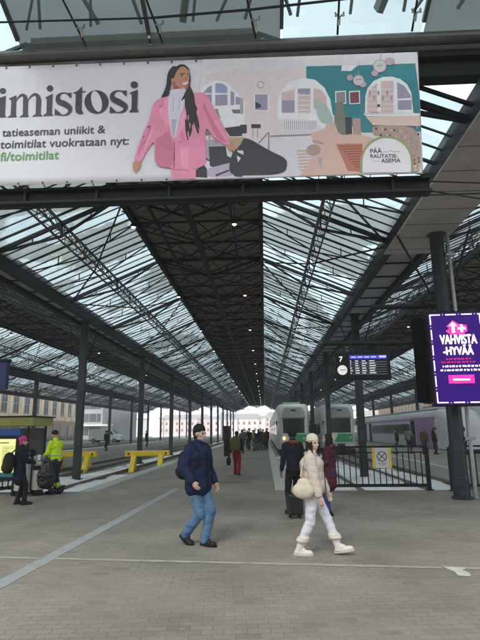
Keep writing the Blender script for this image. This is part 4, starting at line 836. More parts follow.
# cream boarded soffit at the head of the right-hand gutter
g=MB(); g.box(3.72,7.3,6.2,16.2,ZE+.32,ZE+.36)
n=11
gb=MB()
for i in range(n): gb.box(3.75,7.3,6.4+i*.9,6.42+i*.9,ZE+.305,ZE+.32)
root=empty('soffit_panel',(0,0,0),0,'cream boarded soffit above the nearest right-hand column','soffit')
g2=MB(); g2.box(3.72,5.18,7.62,14.6,ZE-.29,ZE-.245); g2.box(3.72,6.6,5.2,7.61,ZE-.29,ZE-.245); g2.build('soffit_board',soffit,root)
gb=MB()
for i in range(10): gb.box(3.74,5.16 if i>1 else 6.58,5.9+i*.92,5.92+i*.92,ZE-.297,ZE-.2905)
gb.build('board_joints',steel_l,root)

# ------------------------------------------------------------------ columns
def make_column(top=7.10,base=ZG,pipe=False):
    root=empty('steel_column')
    g=MB(); w=.17
    g.box(-.16,.16,-.13,-.105,base,top); g.box(-.16,.16,.105,.13,base,top); g.box(-.012,.012,-.105,.105,base,top)
    g.box(-.17,-.145,-.102,.102,base,top); g.box(.145,.17,-.102,.102,base,top)
    g.build('shaft',steel_col,root,recalc=False)
    g=MB(); g.box(-.26,.26,-.26,.26,base,base+.05)
    for sx in (-1,1):
        for sy in (-1,1): g.tube((sx*.2,sy*.2,base+.05),(sx*.2,sy*.2,base+.1),.02,6)
    g.build('base_plate',steel_col,root)
    g=MB(); g.box(-.24,.24,-.2,.2,top-.04,top); g.box(-.2,.2,-.17,.17,top-.35,top-.3); g.build('capital',steel_col,root)
    for s in (-1,1):
        g=MB(); g.tube((s*.17,0,top-2.05),(s*.85,0,top-.02),.028,8); g.build('bracket',steel,root)
    return root
def where(i,side,n):
    return i
colp=make_column()
first=True
ordn=['','nearest','second','third','fourth','fifth','sixth','seventh','eighth','ninth','tenth','eleventh','twelfth','thirteenth']
rows=[(cols_x[1],range(2,13),'row left of the middle platform','left'),(cols_x[2],range(2,13),'row right of the middle platform','right'),(cols_x[0],range(3,13),'far row beside the left-hand platform','farleft'),(cols_x[3],range(3,13),'far row beyond the right-hand platform','farright')]
for x,rng,desc,_ in rows:
    for q,n in enumerate(rng):
        lab='%s dark steel column from the front in the %s'%(ordn[q+1] if q else 'first',desc)
        if first: c=colp; c.location=(x,n*BAY,0); c['label']=lab; first=False
        else: c=copy_tree(colp,(x,n*BAY,0),0,lab)
        c['category']='column'; c['group']='steel columns of the train shed'; c['kind']='thing'
# big front column with its downpipe
root=empty('steel_column',(4.78,13.1,0),0,'large dark front column behind the purple advertising screen','column'); root['kind']='thing'
g=MB(); g.lathe([(.195,0),(.195,.5),(.185,.52),(.18,6.96)],20); g.build('shaft',steel_col,root,smooth=False)
g=MB(); g.lathe([(.25,0),(.25,.05),(.22,.07)],20); g.build('base_plate',steel_col,root)
g=MB(); g.lathe([(.18,6.80),(.26,6.86),(.26,6.955)],20); g.build('capital',steel_col,root)
g=MB(); g.tube((.28,-.12,.02),(.28,-.12,2.2),.05,12); g.tube((.28,-.12,2.2),(.25,-.10,6.95),.05,12); g.build('downpipe',galv,root,smooth=False)
for z in (1.4,2.25,4.4,6.2):
    g=MB(); g.box(.15,.40,-.19,-.05,z,z+.07); g.build('pipe_clamp',galv,root)
for s in (-1,1):
    g=MB(); g.tube((s*.2,0,5.0),(s*1.0-.1,0,6.98),.03,8); g.build('bracket',steel,root)

# ------------------------------------------------------------------ front girders, banner, glass screen
YBN=7.3
root=empty('front_girder',(0,YBN+.35,0),0,'long dark girder running under the printed banner','girder')
g=MB(); g.box(-14,2.72,-.24,-.02,5.36,5.40); g.box(-14,2.72,-.24,-.02,5.585,5.625); g.box(-14,2.72,-.14,-.11,5.40,5.585)
for i in range(14): g.box(-13.5+i*1.2,-13.46+i*1.2,-.22,-.141,5.401,5.584)
g.build('beam',steel,root,recalc=False)
g=MB(); g.tube((-14,-.18,5.33),(14,-.18,5.30),.012,6); g.tube((2.6,-.1,5.45),(8,1.2,5.05),.012,6); g.tube((2.6,-.1,5.6),(8,1.2,5.9),.012,6); g.build('cable',steel,root)
root=empty('head_beam',(0,YBN+.3,0),0,'deep dark head beam with round grey tube above the banner','beam')
g=MB(); g.box(-14,14,.02,.26,7.58,8.30); g.build('beam',steel,root,recalc=False)
g=MB(); g.tube((-14,-.25,8.10),(14,-.25,8.10),.105,16,cap=True); g.build('tube',mat('grey_tube',(.085,.083,.08),.35,.3,.1,3),root,smooth=False)
g=MB(); g.box(-14,14,-.12,.0,7.86,7.98); g.build('ledge',steel,root)
# banner
ART={'ink':'3d363f','ink2':'4b4650','txtgreen':'5f9e50','blouse':'d9d3e0','ceil':'d8d2d6','cloth':'37323a','dark':'3a353c','darkg':'2e322e','floorl':'d6ced6','green':'8b9a6a','grey':'6d6a75','greyd':'8f858d','greyl':'a9a2aa','hair':'2b2226','lamp':'b9a3aa','lilac':'b7a6c0','maroon':'7c3f4c','mint':'a8b8b0','olive':'8f9a68','orange':'b8705a','paper':'dfd9de','paper2':'dcd4d8','peach':'d4aca0','peachl':'d9bdb4','pink':'e58cab','pinkd':'b08a92','pinkd2':'cf7592','pinkl':'ee9db9','plant':'75786a','red':'b8323c','rug2':'8f4a3c','skin':'c4876f','skind':'a0604e','tan':'b09388','teal':'2f7d88','wallpink':'dccccd','white':'e6e2e6','whited':'c9c3c9','winblu':'8f9ac0','winlil':'9a90a8','winp':'d2b4b4','wood':'b59a80'}
def vinyl(n,h,k=1.05): 
    c=[x*k for x in srgb(h)]
    return mat('print_'+n,c,.5,0,.035 if n in('paper','ink','ink2','txtgreen') else (.09 if n.startswith(('pink','skin','hair','blouse')) else .06),5 if n.startswith('pink') else 9,.15,3.0)
root=empty('banner',(0,YBN,0),0,'wide printed advertising banner with a woman in a pink suit and grey lettering','banner')
g=MB(); 
nx=60; vs=[];fs=[]
def bedge(u,v):  # u 0..1 left-right, v 0..1 bottom-top
    xt=-4.75+(2.668+4.75)*u; xb=-4.75+(2.568+4.75)*u
    zt=7.885-.078*u*(.95); zb=5.635-.035*u
    return (xb+(xt-xb)*v, zb+(zt-zb)*v)
ny=16
for j in range(ny+1):
    for i in range(nx+1):
        x,z=bedge(i/nx,j/ny); e=0
        vs.append((x,.006+.0006*noise.noise((x*1.1,z*1.3,0)),z))
for j in range(ny):
    for i in range(nx): a=j*(nx+1)+i; fs.append((a,a+1,a+nx+2,a+nx+1))
g.add(vs,fs); o=g.build('sheet',vinyl('paper','dfd9de'),root,smooth=True)
so=o.modifiers.new('thick','SOLIDIFY'); so.thickness=.003; so.offset=0 
BANNER_ART.sort(key=lambda q: q[0]!='ink' and not (q[0]=='paper' and q[1][0][0]<-1.5))
names=sorted({c for c,_ in BANNER_ART}); g=MB(); lay=0
for i,(c,p) in enumerate(BANNER_ART):
    y=-.0004-.00006*i
    if len(p)>=6 and c in ('pink','pinkl','pinkd2','skin','skind','hair','blouse','cloth','plant','tan','mint','lilac','green'):
        for _ in range(2):
            q=[]
            for a,b in zip(p,p[1:]+p[:1]): q+= [(a[0]*.8+b[0]*.2,a[1]*.8+b[1]*.2),(a[0]*.2+b[0]*.8,a[1]*.2+b[1]*.8)]
            p=q
    g.add([(x,y,z) for x,z in p],[tuple(range(len(p)))],names.index(c))
o=g.build('printed_picture',[vinyl(n,ART[n]) for n in names],root,recalc=False)
bm=bmesh.new(); bm.from_mesh(o.data); bmesh.ops.triangulate(bm,faces=bm.faces); bm.to_mesh(o.data); bm.free()
def text(body,x,z,w,h=None,rot=0,m=None,parent=None,y=0,bold=0,name='lettering',sx=None):
    """flat lettering in the x-z plane facing -y, scaled to width w"""
    cu=bpy.data.curves.new(name,'FONT'); cu.body=body; cu.size=1;  cu.resolution_u=3
    o=bpy.data.objects.new(name,cu); COL.objects.link(o)
    dg=bpy.context.evaluated_depsgraph_get(); me=bpy.data.meshes.new_from_object(o.evaluated_get(dg)); bpy.data.objects.remove(o)
    xs=[v.co.x for v in me.vertices]; ys=[v.co.y for v in me.vertices]; s=w/(max(xs)-min(xs)); sz=s if h is None else h/(max(ys)-min(ys))
    x0=min(xs); b0=0 if h is None else min(ys)
    for v in me.vertices:
        X=(v.co.x-x0)*s; Z=(v.co.y-b0)*sz
        v.co=(X*math.cos(rot)-Z*math.sin(rot)+x, y, X*math.sin(rot)+Z*math.cos(rot)+z)
    if bold:
        k=len(me.vertices); co=[v.co.copy() for v in me.vertices]; fs=[tuple(p.vertices) for p in me.polygons]
        V_=[];F_=[];d=w*0+bold*s*.75
        for j,(dx,dz) in enumerate(((0,0),(d,0),(-d,0),(0,d),(0,-d))):
            V_+=[(c.x+dx,c.y-.0005*j,c.z+dz) for c in co]; F_+=[tuple(i+k*j for i in f) for f in fs]
        me=bpy.data.meshes.new(name); me.from_pydata(V_,[],F_)
    me.materials.append(m); o=bpy.data.objects.new(name,me); COL.objects.link(o); o.parent=parent
    return o
for (t,c,(x0,z0,x1,z1)) in BANNER_TEXT:
    text(t,x0,z0,math.hypot(x1-x0,z1-z0),None,math.atan2(z1-z0,x1-x0),vinyl(c,ART[c]),root,-.0012 if c!='ink2' else -.026,bold=.018)
g=MB(); g.tube((0,.004,0),(0,-.008,0),.018,8); ey=g.build('eyelet',steel_l,root); eyp=[bedge(i/18,v) for i in range(19) for v in (.012,.988)]+[bedge(.994,i/8) for i in range(1,8)]
for i,(x,z) in enumerate(eyp):
    e=ey if i==0 else ey.copy()
    if i: COL.objects.link(e); e.parent=root
    e.location=(x,0,z)
for i in range(19):
    x,z=bedge(i/18,.988); g=MB(); g.bar((x,.0,z),(x+.03,.14,7.9),.012,.012); g.build('lacing',black,root)
    x,z=bedge(i/18,.012); g=MB(); g.bar((x,.0,z),(x,.2,5.6),.012,.012); g.build('lacing',black,root)

# glass canopy over the concourse: sloping panes held by spiders
root=empty('glass_canopy',(0,0,0),0,'sloping glass canopy on steel arms above the banner','canopy')
g=MB()
def cz(y): return 8.3+ (7.25-y)*.42
vx=[-14,-9.1,-5.35,-1.72+.0,-.12,1.55,3.3,8,14]
BX=[-13,-10,-7,-4.15,-1.85,.42,2.8,5.8,9,12]
for i in range(9):
    a,b=BX[i]+.02,BX[i+1]-.02; k=1 if i in (1,3,4,6) else 0
    for j in range(5):
        y1=7.2-j*2.6; y0=y1-2.57; y1=7.56 if j==0 else y1
        g.add([(a,y1,cz(y1)),(b,y1,cz(y1)),(b,y0,cz(y0)),(a,y0,cz(y0))],[(0,1,2,3)],k if j<2 else 0)
g.build('glass_panes',[glassC,glassD],root,recalc=False)
g=MB()
for x in BX:
    g.bar((x,7.25,cz(7.25)+.05),(x,-5.5,cz(-5.5)+.05),.06,.08)
for j in range(1,6): g.bar((-13,7.215-j*2.6,cz(7.215-j*2.6)+.04),(12,7.215-j*2.6,cz(7.215-j*2.6)+.04),.05,.05)
for i in range(7):   # outer steel frame seen through the glass
    x=-11.5+i*3.4
    g.bar((x,7.4,8.75),(x+1.4,3.2,11.0),.11,.22); g.bar((x+1.9,7.4,8.75),(x+.2,3.6,10.9),.05,.06); g.bar((x+.6,7.4,8.7),(x+2.9,4.0,10.6),.04,.04)
rn=random.Random(4)
for i in range(26):
    x=-11+i*.9; g.bar((x,7.3,8.62),(x+rn.uniform(-1.6,1.6),4.2,10.1),.045,.05); g.bar((x,5.2,9.6),(x+rn.uniform(-2.6,2.6),2.2,10.7),.06,.08)
g.bar((-12,6.2,9.5),(12,6.2,9.5),.09,.14); g.bar((-12,4.6,10.5),(12,4.6,10.5),.07,.1)
g.build('canopy_frame',steel_l,root,recalc=False)
g=MB()
for x in (-2.95,-1.62,-.02,1.36,2.6,-4.6):
    g.tube((x,7.28,8.2),(x-.28*(0.3 if x>0 else 1),6.0,cz(6.0)-.12),.018,6)
g.tube((-6,6.75,8.30),(-1.7,6.75,8.20),.016,6); g.tube((-1.7,6.75,8.20),(-.05,6.75,8.27),.02,6); g.tube((-.05,6.75,8.27),(4.5,6.75,8.62),.02,6)
g.build('tie_rods',steel,root,recalc=False)
for x in (-2.95,-1.62,-.02,1.36,2.6,-4.6):
    g=MB()
    for a in (35,145,215,325):
        c,s=math.cos(R(a)),math.sin(R(a)); g.tube((x,7.02,8.31),(x+.08*c,6.98,8.31+.04*s),.008,6); g.tube((x+.08*c,6.98,8.31+.04*s),(x+.08*c,6.99,8.34+.04*s),.016,8)
    g.tube((x,7.02,8.31),(x,7.1,8.22),.022,8)
    g.build('spider_fitting',galv,root)

# ------------------------------------------------------------------ lamps under the ridge
def lampmat(n,c,s): 
    return mat(n,c,.5,emit=s)
lw=lampmat('lamp_warm',(1,.78,.5),3.5); lr=lampmat('lamp_orange',(1,.42,.22),6); lc=lampmat('lamp_white',(1,.93,.82),3.5)
def make_lamp(m):
    root=empty('ceiling_lamp')
    g=MB(); g.tube((0,0,0),(0,0,.55),.012,6); g.build('stem',steel,root)
    g=MB(); g.lathe([(.10,-.10),(.11,-.02),(.05,.04)],14); g.build('lamp_housing',steel,root)
    g=MB(); g.lathe([(.01,-.135),(.055,-.125),(.075,-.101)],14); g.build('bulb',m,root,smooth=True)
    return root
lampp={}
def lamp(x,y,z,m,lab,grp):
    key=m.name
    if key not in lampp:
        lampp[key]=make_lamp(m); o=lampp[key]; o.location=(x,y,z)
    else: o=copy_tree(lampp[key],(x,y,z),0)
    tag(o,lab,'lamp',grp)
for i in range(14):
    y=15.1+i*8.75
    lamp(-.85,y,8.3,lr if i==0 else (lr if i==1 else lw),'%s orange ceiling lamp counted from the front along the right side of the middle ridge'%ordn[i+1] if i<13 else 'last orange ceiling lamp at the far end of the middle ridge','lamps along the right of the middle ridge')
    lamp(-4.15,y,8.3,lc,'%s white ceiling lamp counted from the front along the left edge of the middle ridge'%ordn[i+1] if i<13 else 'last white ceiling lamp at the far end of the middle ridge','lamps along the left of the middle ridge')
for j,(cx,nm) in enumerate([(CX-PER,'left-hand'),(CX-2*PER,'outer left-hand'),(CX+PER,'right-hand')]):
    for i in range(6):
        y=15.1+i*17.5
        for s in (-1,1):
            lamp(cx+s*1.6,y+(s>0)*8.75,8.3,lc if j!=2 else lw,'%s ceiling lamp from the front on the %s side of the %s shed ridge'%(ordn[i+1],'right' if s>0 else 'left',nm),'lamps of the %s ridge'%nm)
lamp(5.5,8.0,6.55,lr,'orange lamp under the cream soffit in the upper right corner','corner lamp')
# ------------------------------------------------------------------ railings
def railing(x0,x1,y,lab,H=1.22,sp=.165,low=.12):
    root=empty('railing',(x0,y,0),0,lab,'railing','black railings at the ends of the tracks')
    Lr=x1-x0
    g=MB(); g.box(0,Lr,-.045,.045,H-.05,H); g.build('top_rail',steel,root)
    g=MB(); g.box(0,Lr,-.03,.03,H-.20,H-.165); g.build('middle_rail',steel,root)
    g=MB(); g.box(0,Lr,-.045,.045,low-.02,low+.06); g.build('bottom_rail',steel,root)
    n=max(1,round(Lr/1.9)); 
    for i in range(n+1):
        x=Lr*i/n; g=MB(); g.box(x-.05,x+.05,-.05,.05,-.02,H-.051); g.box(x-.09,x+.09,-.09,.09,0,.02); g.build('post',steel,root)
    k=int(Lr/sp); me=None
    for i in range(1,k):
        x=i*Lr/k
        if me is None:
            g=MB(); g.box(-.013,.013,-.013,.013,low+.061,H-.201); o=g.build('baluster',steel,root); me=o.data; o.location=(x,0,0)
        else:
            o=bpy.data.objects.new('baluster',me); COL.objects.link(o); o.parent=root; o.location=(x,0,0)
    return root
railing(1.72,4.56,14.9,'black railing between the platform and the big front column')
railing(5.15,8.6,14.75,'black railing on the right of the big front column')
railing(-12.0,-6.75,14.75,'black railing behind the lit map stand on the left')
# crossed-circle sign
root=empty('warning_sign',(3.28,14.80,0),0,'white square sign with a crossed black ring on the railing','sign')
g=MB(); g.box(-.20,.20,-.012,.0,.62,1.17); g.build('plate',mat('sign_plate',(.66,.63,.60),.5,0,.06,5),root,bevel=.006)
g=MB(); 
for i in range(28):
    a,b=2*PI*i/28,2*PI*(i+1)/28
    g.add([(q*math.cos(t),-.014,.93+q*math.sin(t)) for (q,t) in ((.14,a),(.14,b),(.118,b),(.118,a))],[(0,1,2,3)])
for s in (-1,1): g.bar((-.085,-.015,.93-s*.085),(.085,-.015,.93+s*.085),.002,.02,up=(0,0,1))
g.bar((-.085,-.0145,.845),(.085,-.0145,1.015),.02,.002,up=(0,1,0)); g.bar((-.085,-.0155,1.015),(.085,-.0155,.845),.02,.002,up=(0,1,0))
for k in range(2): g.box(-.12+.03*k,.12-.03*k,-.0145,-.0122,.74-.045*k,.752-.045*k)
g.build('pictogram',black,root,recalc=False)
for s in (-1,1):
    g=MB(); g.box(s*.235-.03,s*.235+.03,-.01,.03,.60,1.17); g.build('frame_strip',yellow,root)

# ------------------------------------------------------------------ buffer stops
def buffer_stop():
    root=empty('buffer_stop')
    z=ZG
    for s in (-1,1):
        g=MB(); pts=[(-1.15,z),(-.35,z),(.30,z+.72),(.30,z+1.22),(-.02,z+1.22)]
        g.prism(pts,'x',s*.80-.14,s*.80+.14); g.prism([(.1,z+.02),(1.25,z+.02),(1.25,z+.12),(.42,z+.9),(.30,z+.9)],'x',s*.8-.05,s*.8+.05)
        g.build('leg',yellow,root,bevel=.015)
    g=MB(); g.box(-1.32,1.32,-.06,.34,z+1.02,z+1.42); g.box(-1.25,1.25,-.10,-.055,z+1.08,z+1.36); g.build('crossbeam',yellow,root,bevel=.02)
    for s in (-1,1):
        g=MB(); g.tube((s*.875,.34,z+1.2),(s*.875,.62,z+1.2),.09,14); g.tube((s*.875,.62,z+1.2),(s*.875,.68,z+1.2),.2,16); g.build('buffer',black,root)
        g=MB(); g.box(s*1.1-.05,s*1.1+.05,-.115,-.10,z+1.14,z+1.3); g.build('reflector',black,root)
        g=MB(); g.box(s*.80-.24,s*.80+.24,-.6,1.3,z-.02,z+.03); g.build('base_plate',steel,root)
    return root
buf=buffer_stop(); buf.scale=(.95,1,.78); buf.location=(-6.75,29.3,ZG*.22); buf.rotation_euler=(0,0,R(7))
tag(buf,'yellow buffer stop on the snowy track right of the nearest left column','buffer stop','yellow buffer stops')
copy_tree(buf,(-10.9,29.0,ZG*.22),R(6),'yellow buffer stop partly behind the nearest left column')
copy_tree(buf,(-20.2,29.0,ZG*.22),0,'yellow buffer stop at the far left beyond the map stand')

# ------------------------------------------------------------------ trains
tw=mat('train_white',(.70,.70,.66),.35,0,.07,.8,rvar=.1); tg=mat('train_green',(.05,.33,.12),.35,0,.08,1); tcap=mat('train_grey_cap',(.36,.37,.36),.4,.2,.1,1.5)
tglass=mat('train_glass',(.02,.028,.028),.08,0,spec=.9); tdark=mat('train_underframe',(.03,.03,.03),.7); 
tp=mat('train_purple',(.45,.22,.46),.35,0,.06,1); tl=mat('train_lilac_grey',(.80,.77,.80),.35,0,.06,1); troof=mat('train_roof',(.42,.44,.44),.5,0,.1,1)
lamp_o=mat('headlight_orange',(1,.45,.15),.3,emit=1.4); lamp_w=mat('headlight_white',(1,.9,.65),.3,emit=1.5)
def section(w,h0,h1,rt,y,inset=0):
    """rounded body cross-section"""
    pts=[(-w,h0),(-w-.0,h0+.9)]
    n=6
    for i in range(n+1):
        a=PI-PI/2*i/n; pts.append((-w+rt+rt*math.cos(a)*1.0, h1-rt*1.15+rt*1.15*math.sin(a)))
    for i in range(n+1):
        a=PI/2-PI/2*i/n; pts.append((w-rt+rt*math.cos(a), h1-rt*1.15+rt*1.15*math.sin(a)))
    pts+=[(w,h0+.9),(w,h0)]
    return [(x,y,z) for x,z in pts]
def loft(g,secs,m=0):
    n=len(secs[0]); vs=[p for s in secs for p in s]; fs=[]
    for j in range(len(secs)-1):
        for i in range(n): fs.append((j*n+i,j*n+(i+1)%n,(j+1)*n+(i+1)%n,(j+1)*n+i))
    fs.append(tuple(range(n))); fs.append(tuple(range((len(secs)-1)*n,len(secs)*n))[::-1])
    g.add(vs,fs,m)
def commuter(x,y,length,lab,disp=False,stripe=tg):
    root=empty('commuter_train',(x,y,0),0,lab,'train','trains waiting in the shed'); root.scale=(.9,1,1)
    zb=ZG+.55; zt=3.95
    g=MB()
    loft(g,[section(1.28,zb,3.72,.62,0),section(1.44,zb,3.9,.55,.35),section(1.56,zb,zt,.42,1.2),section(1.58,zb,zt,.38,2.2),section(1.58,zb,zt,.38,length)])
    o=g.build('body',tw,root,smooth=False,bevel=.03)
    g=MB(); g.box(-1.45,1.45,.6,length-.5,ZG+.2,zb+.02); g.build('underframe',tdark,root)
    g=MB(); g.prism([(-1.16,2.72),(1.16,2.72),(1.10,3.2),(.78,3.62),(-.78,3.62),(-1.10,3.2)],'y',-.07,.03); c=g.build('front_cap',tcap,root,bevel=.03)
    g=MB(); g.box(-.22,.22,-.09,-.072,3.28,3.42); g.build('vent',tdark,c)
    g=MB(); g.prism([(-1.02,1.42),(1.02,1.42),(1.06,2.66),(-1.06,2.66)],'y',-.045,.03); w=g.build('windscreen',tglass,root,bevel=.02)
    g=MB(); g.bar((-.15,-.06,1.45),(.55,-.06,2.25),.03,.02); g.bar((-.05,-.06,1.43),(.3,-.06,1.5),.05,.03); g.build('wiper',black,w)
    g=MB(); g.prism([(-.62,.62),(1.17,.62),(1.17,1.33),(-.2,1.33)],'y',-.04,.03); g.build('front_stripe',stripe,root,bevel=.015)
    g=MB(); g.box(-.35,.35,-.5,.0,ZG+.62,ZG+.95); g.build('coupler',tdark,root)
    g=MB(); g.box(-1.3,1.3,-.03,.02,.50,.512); g.box(-1.3,1.3,-.03,.02,2.68,2.692); g.box(-1.2,-1.188,-.03,.02,.5,2.68); g.box(1.2,1.212,-.03,.02,.5,2.68); g.build('panel_seams',tdark,root)
    g=MB(); g.box(-1.25,1.25,-.02,.45,ZG+.25,ZG+.60); g.build('snow_plough',tdark,root,bevel=.03)
    for s in (-1,1):
        g=MB(); g.bar((s*1.3,.3,2.3),(s*1.62,.15,2.35),.04,.04); g.box(s*1.64-.05,s*1.64+.05,.1,.16,2.05,2.45); g.build('mirror',black,root)
    for s,m in ((-1,lamp_o),(1,lamp_w)):
        g=MB(); g.tube((s*.95,-.03,.98),(s*.95,-.075,.98),.13,16); h=g.build('headlight',m if s<0 else mat('headlight_off',(.45,.45,.42),.2),root)
    if disp:
        g=MB(); g.box(-1.0,1.0,-.10,-.05,2.86,3.12); g.build('destination_display',mat('amber_display',(1,.42,.08),.4,emit=1.5),root)
    for s in (-1,1):
        k=0; yy=3.2
        while yy<length-3:
            g=MB(); g.box(s*1.583-.012,s*1.583+.012,yy,yy+2.2,1.25,2.25); g.build('window',tglass,root); yy+=2.7; k+=1
            if k%3==0:
                g=MB(); g.box(s*1.585-.015,s*1.585+.015,yy,yy+1.5,ZG+.6,2.6); g.build('door',stripe if disp else mat('train_door',(.05,.05,.05),.4),root); yy+=2.0
    g=MB(); g.box(-.9,.9,3,7,zt,zt+.25); g.box(-.9,.9,12,18,zt,zt+.25); g.build('roof_equipment',tcap,root,bevel=.04)
    return root
commuter(2.50,44.5,70,'white commuter train with grey cap and green front beside the middle platform')
commuter(6.62,45.5,70,'white commuter train with green front between the right-hand columns')
commuter(19.6,43.5,60,'white train with an amber front display at the far right edge',disp=True)
# long purple-white train across the right platform
root=empty('intercity_train',(15.95,40.0,0),0,'long white train with purple doors end beyond the people on the right','train','trains waiting in the shed')
zb=ZG+.5; zt=3.28; Lt=95
g=MB(); loft(g,[section(.85,zb+.1,1.9,.5,0),section(1.2,zb,2.5,.6,.9),section(1.45,zb,3.1,.6,2.2),section(1.58,zb,zt,.5,3.8),section(1.6,zb,zt,.45,Lt)]); g.build('body',tl,root,smooth=False,bevel=.04)
g=MB(); g.box(-1.4,1.4,1.5,Lt-.5,ZG+.2,zb+.02); g.build('underframe',tdark,root)
g=MB(); g.box(-1.612,-1.59,4,Lt-.2,2.42,2.68); g.build('stripe',tp,root)
g=MB(); g.box(-1.625,-1.6,4.2,9.4,zb+.02,2.5); g.build('nose_panel',tp,root)
g=MB(); g.prism([(1.1,1.72),(2.9,2.2),(3.6,2.9),(3.2,3.0),(2.2,2.9)],'x',-1.0,1.0); g.build('windscreen',tglass,root)
g=MB(); g.box(-1.3,1.3,4,Lt-.5,zt-.02,zt+.12); g.build('roof',troof,root,bevel=.04)
yy=9.8
while yy<Lt-6:
    g=MB(); g.box(-1.628,-1.6,yy,yy+1.3,zb+.02,2.45); g.build('door',tdark,root)
    g=MB(); g.box(-1.622,-1.6,yy+1.8,yy+19.5,1.15,2.15); g.build('window',tglass,root)
    g=MB(); g.box(-1.628,-1.6,yy+20.0,yy+21.3,zb+.02,2.45); g.build('door',tdark,root); yy+=23.5

# ------------------------------------------------------------------ crossbar, departure display, screens
root=empty('crossbar',(0,13.05,0),0,'horizontal dark pipe carrying the departure display','pipe')
g=MB(); g.tube((1.55,0,3.89),(4.55,0,3.87),.06,14); g.build('pipe',steel,root)
g=MB(); g.tube((1.55,0,3.89),(1.46,0,3.89),.08,14); g.build('end_cap',steel_l,root)
for x in (2.1,3.0):
    g=MB(); g.box(x-.03,x+.03,-.03,.03,3.66,3.84); g.build('hanger',steel,root)
root=empty('crossbar',(0,13.6,0),0,'upper dark pipe right of the large front column','pipe')
g=MB(); g.tube((3.0,0,4.98),(9,0,4.96),.07,14); g.build('pipe',steel,root)
root=empty('departure_display',(2.56,12.98,0),0,'black hanging departure display with platform number 7 and a clock','display')
g=MB(); g.box(-.70,.70,0,.16,2.92,3.655); g.build('casing',black,root,bevel=.015)
scr_blue=mat('screen_blue',(.03,.03,.42),.4,emit=.55); scr_w=mat('screen_white',(.75,.78,.85),.4,emit=.55); scr_d=mat('screen_dark',(.01,.01,.012),.15)
g=MB(); g.box(-.36,.63,-.006,-.001,3.02,3.57); s=g.build('screen',scr_d,root)
g=MB(); g.box(-.34,.61,-.009,-.0065,3.46,3.56); g.build('screen_header',scr_blue,s)
g=MB(); random.seed(5)
g.box(.42,.60,-.012,-.0095,3.49,3.54)
for k in range(4):
    x=-.30+k*.17; g.box(x,x+.13,-.012,-.0095,3.495,3.525)
for r_ in range(6):
    z=3.41-r_*.062
    for (a,b) in ((-.33,-.27),(-.20,-.09),(-.03,.10),(.16,.33)):
        g.box(a,b-random.random()*.04,-.0095,-.0068,z-.012,z+.012)
    g.box(-.34,.61,-.0085,-.0068,z-.033,z-.0305)
g.build('screen_rows',mat('screen_text',(.6,.62,.66),.4,emit=.3),s)
text('7',-.60,3.40,.085,.13,0,scr_w,root,-.004,bold=.02,name='platform_number')
g=MB(); g.tube((-.535,-.001,3.18),(-.535,-.02,3.18),.125,28); c=g.build('clock_face',mat('clock_face_white',(.62,.62,.60),.4,emit=.35),root)
g=MB(); g.bar((-.535,-.023,3.18),(-.44,-.023,3.185),.012,.012); g.bar((-.535,-.024,3.18),(-.59,-.024,3.19),.014,.014); g.build('clock_hands',black,c)

pu=mat('screen_purple',(.022,.004,.10),.35,emit=.7,spec=.15); pink_e=mat('screen_magenta',(.90,.02,.25),.3,emit=.9); white_e=mat('screen_bright_white',(.92,.80,.95),.3,emit=1.0); red_e=mat('screen_dull_red',(.55,.01,.13),.3,emit=.7); glow_e=mat('screen_violet',(.22,.01,.22),.3,emit=.7)
root=empty('advertising_screen',(4.74,12.30,0),0,'tall purple advertising screen reading VAHVISTA HYVÄÄ on the front column','screen')
root.rotation_euler=(0,0,R(-3)); SC=2.26
g=MB(); g.box(-.68,.68,.012,.26,2.20,4.53); g.build('casing',black,root,bevel=.015)
g=MB(); g.box(-.632,.632,0,.011,2.245,4.485); s=g.build('screen',pu,root)
Zt=4.485
def T(body,cx_,z,w,h,m,b=.03,name='lettering'): return text(body,cx_-w/2,z,w,h,0,m,s,-.006,bold=b,name=name)
# emblem: arrow and plus with a magenta halo
g=MB(); pts=[(-.25,4.02),(-.15,4.1),(-.22,4.14),(-.06,4.29),(.06,4.2),(.26,4.16),(.27,4.02),(.14,3.93),(-.12,3.92)]
g.prism(pts,'y',-.004,-.001); g.build('emblem_glow',pink_e,s)
g=MB(); g.box(-.10,-.03,-.009,-.0055,3.98,4.17); g.prism([(-.17,4.15),(.04,4.15),(-.065,4.25)],'y',-.009,-.0055); g.box(.04,.23,-.009,-.0055,4.055,4.115); g.box(.105,.165,-.009,-.0055,3.99,4.18); g.build('emblem',white_e,s)
T('VAHVISTA',0.03,3.70,.86,.225,white_e,.065); T('-HYVÄÄ',.0,3.435,.70,.235,white_e,.065)
g=MB(); random.seed(3)
def dashes(g,xa,xb,z,h,lo=.03,hi=.09):
    x=xa
    while x<xb-.02:
        w=random.uniform(lo,hi); w=min(w,xb-x); 
        y=x
        while y<x+w-.008: g.box(y,y+.011,-.004,-.0012,z+random.uniform(0,h*.15),z+h*random.uniform(.7,1)); y+=.016
        x+=w+.025
dashes(g,-.30,.27,3.31,.045); dashes(g,-.42,.40,3.235,.045); g.build('small_lettering',red_e,s)
g=MB(); dashes(g,-.40,.50,3.13,.052); dashes(g,-.46,.52,3.035,.055); g.build('small_lettering',white_e,s)
g=MB(); g.box(-.29,.31,-.004,-.001,2.74,2.94); g.build('button',pink_e,s,bevel=.002)
g=MB(); g2=random.seed(9); x=-.19
while x<.2: g.box(x,x+.014,-.007,-.0045,2.81,2.81+.05*random.uniform(.8,1)); x+=.021
g.build('button_lettering',white_e,s)
g=MB()   # border made of repeated tiny words
random.seed(4)
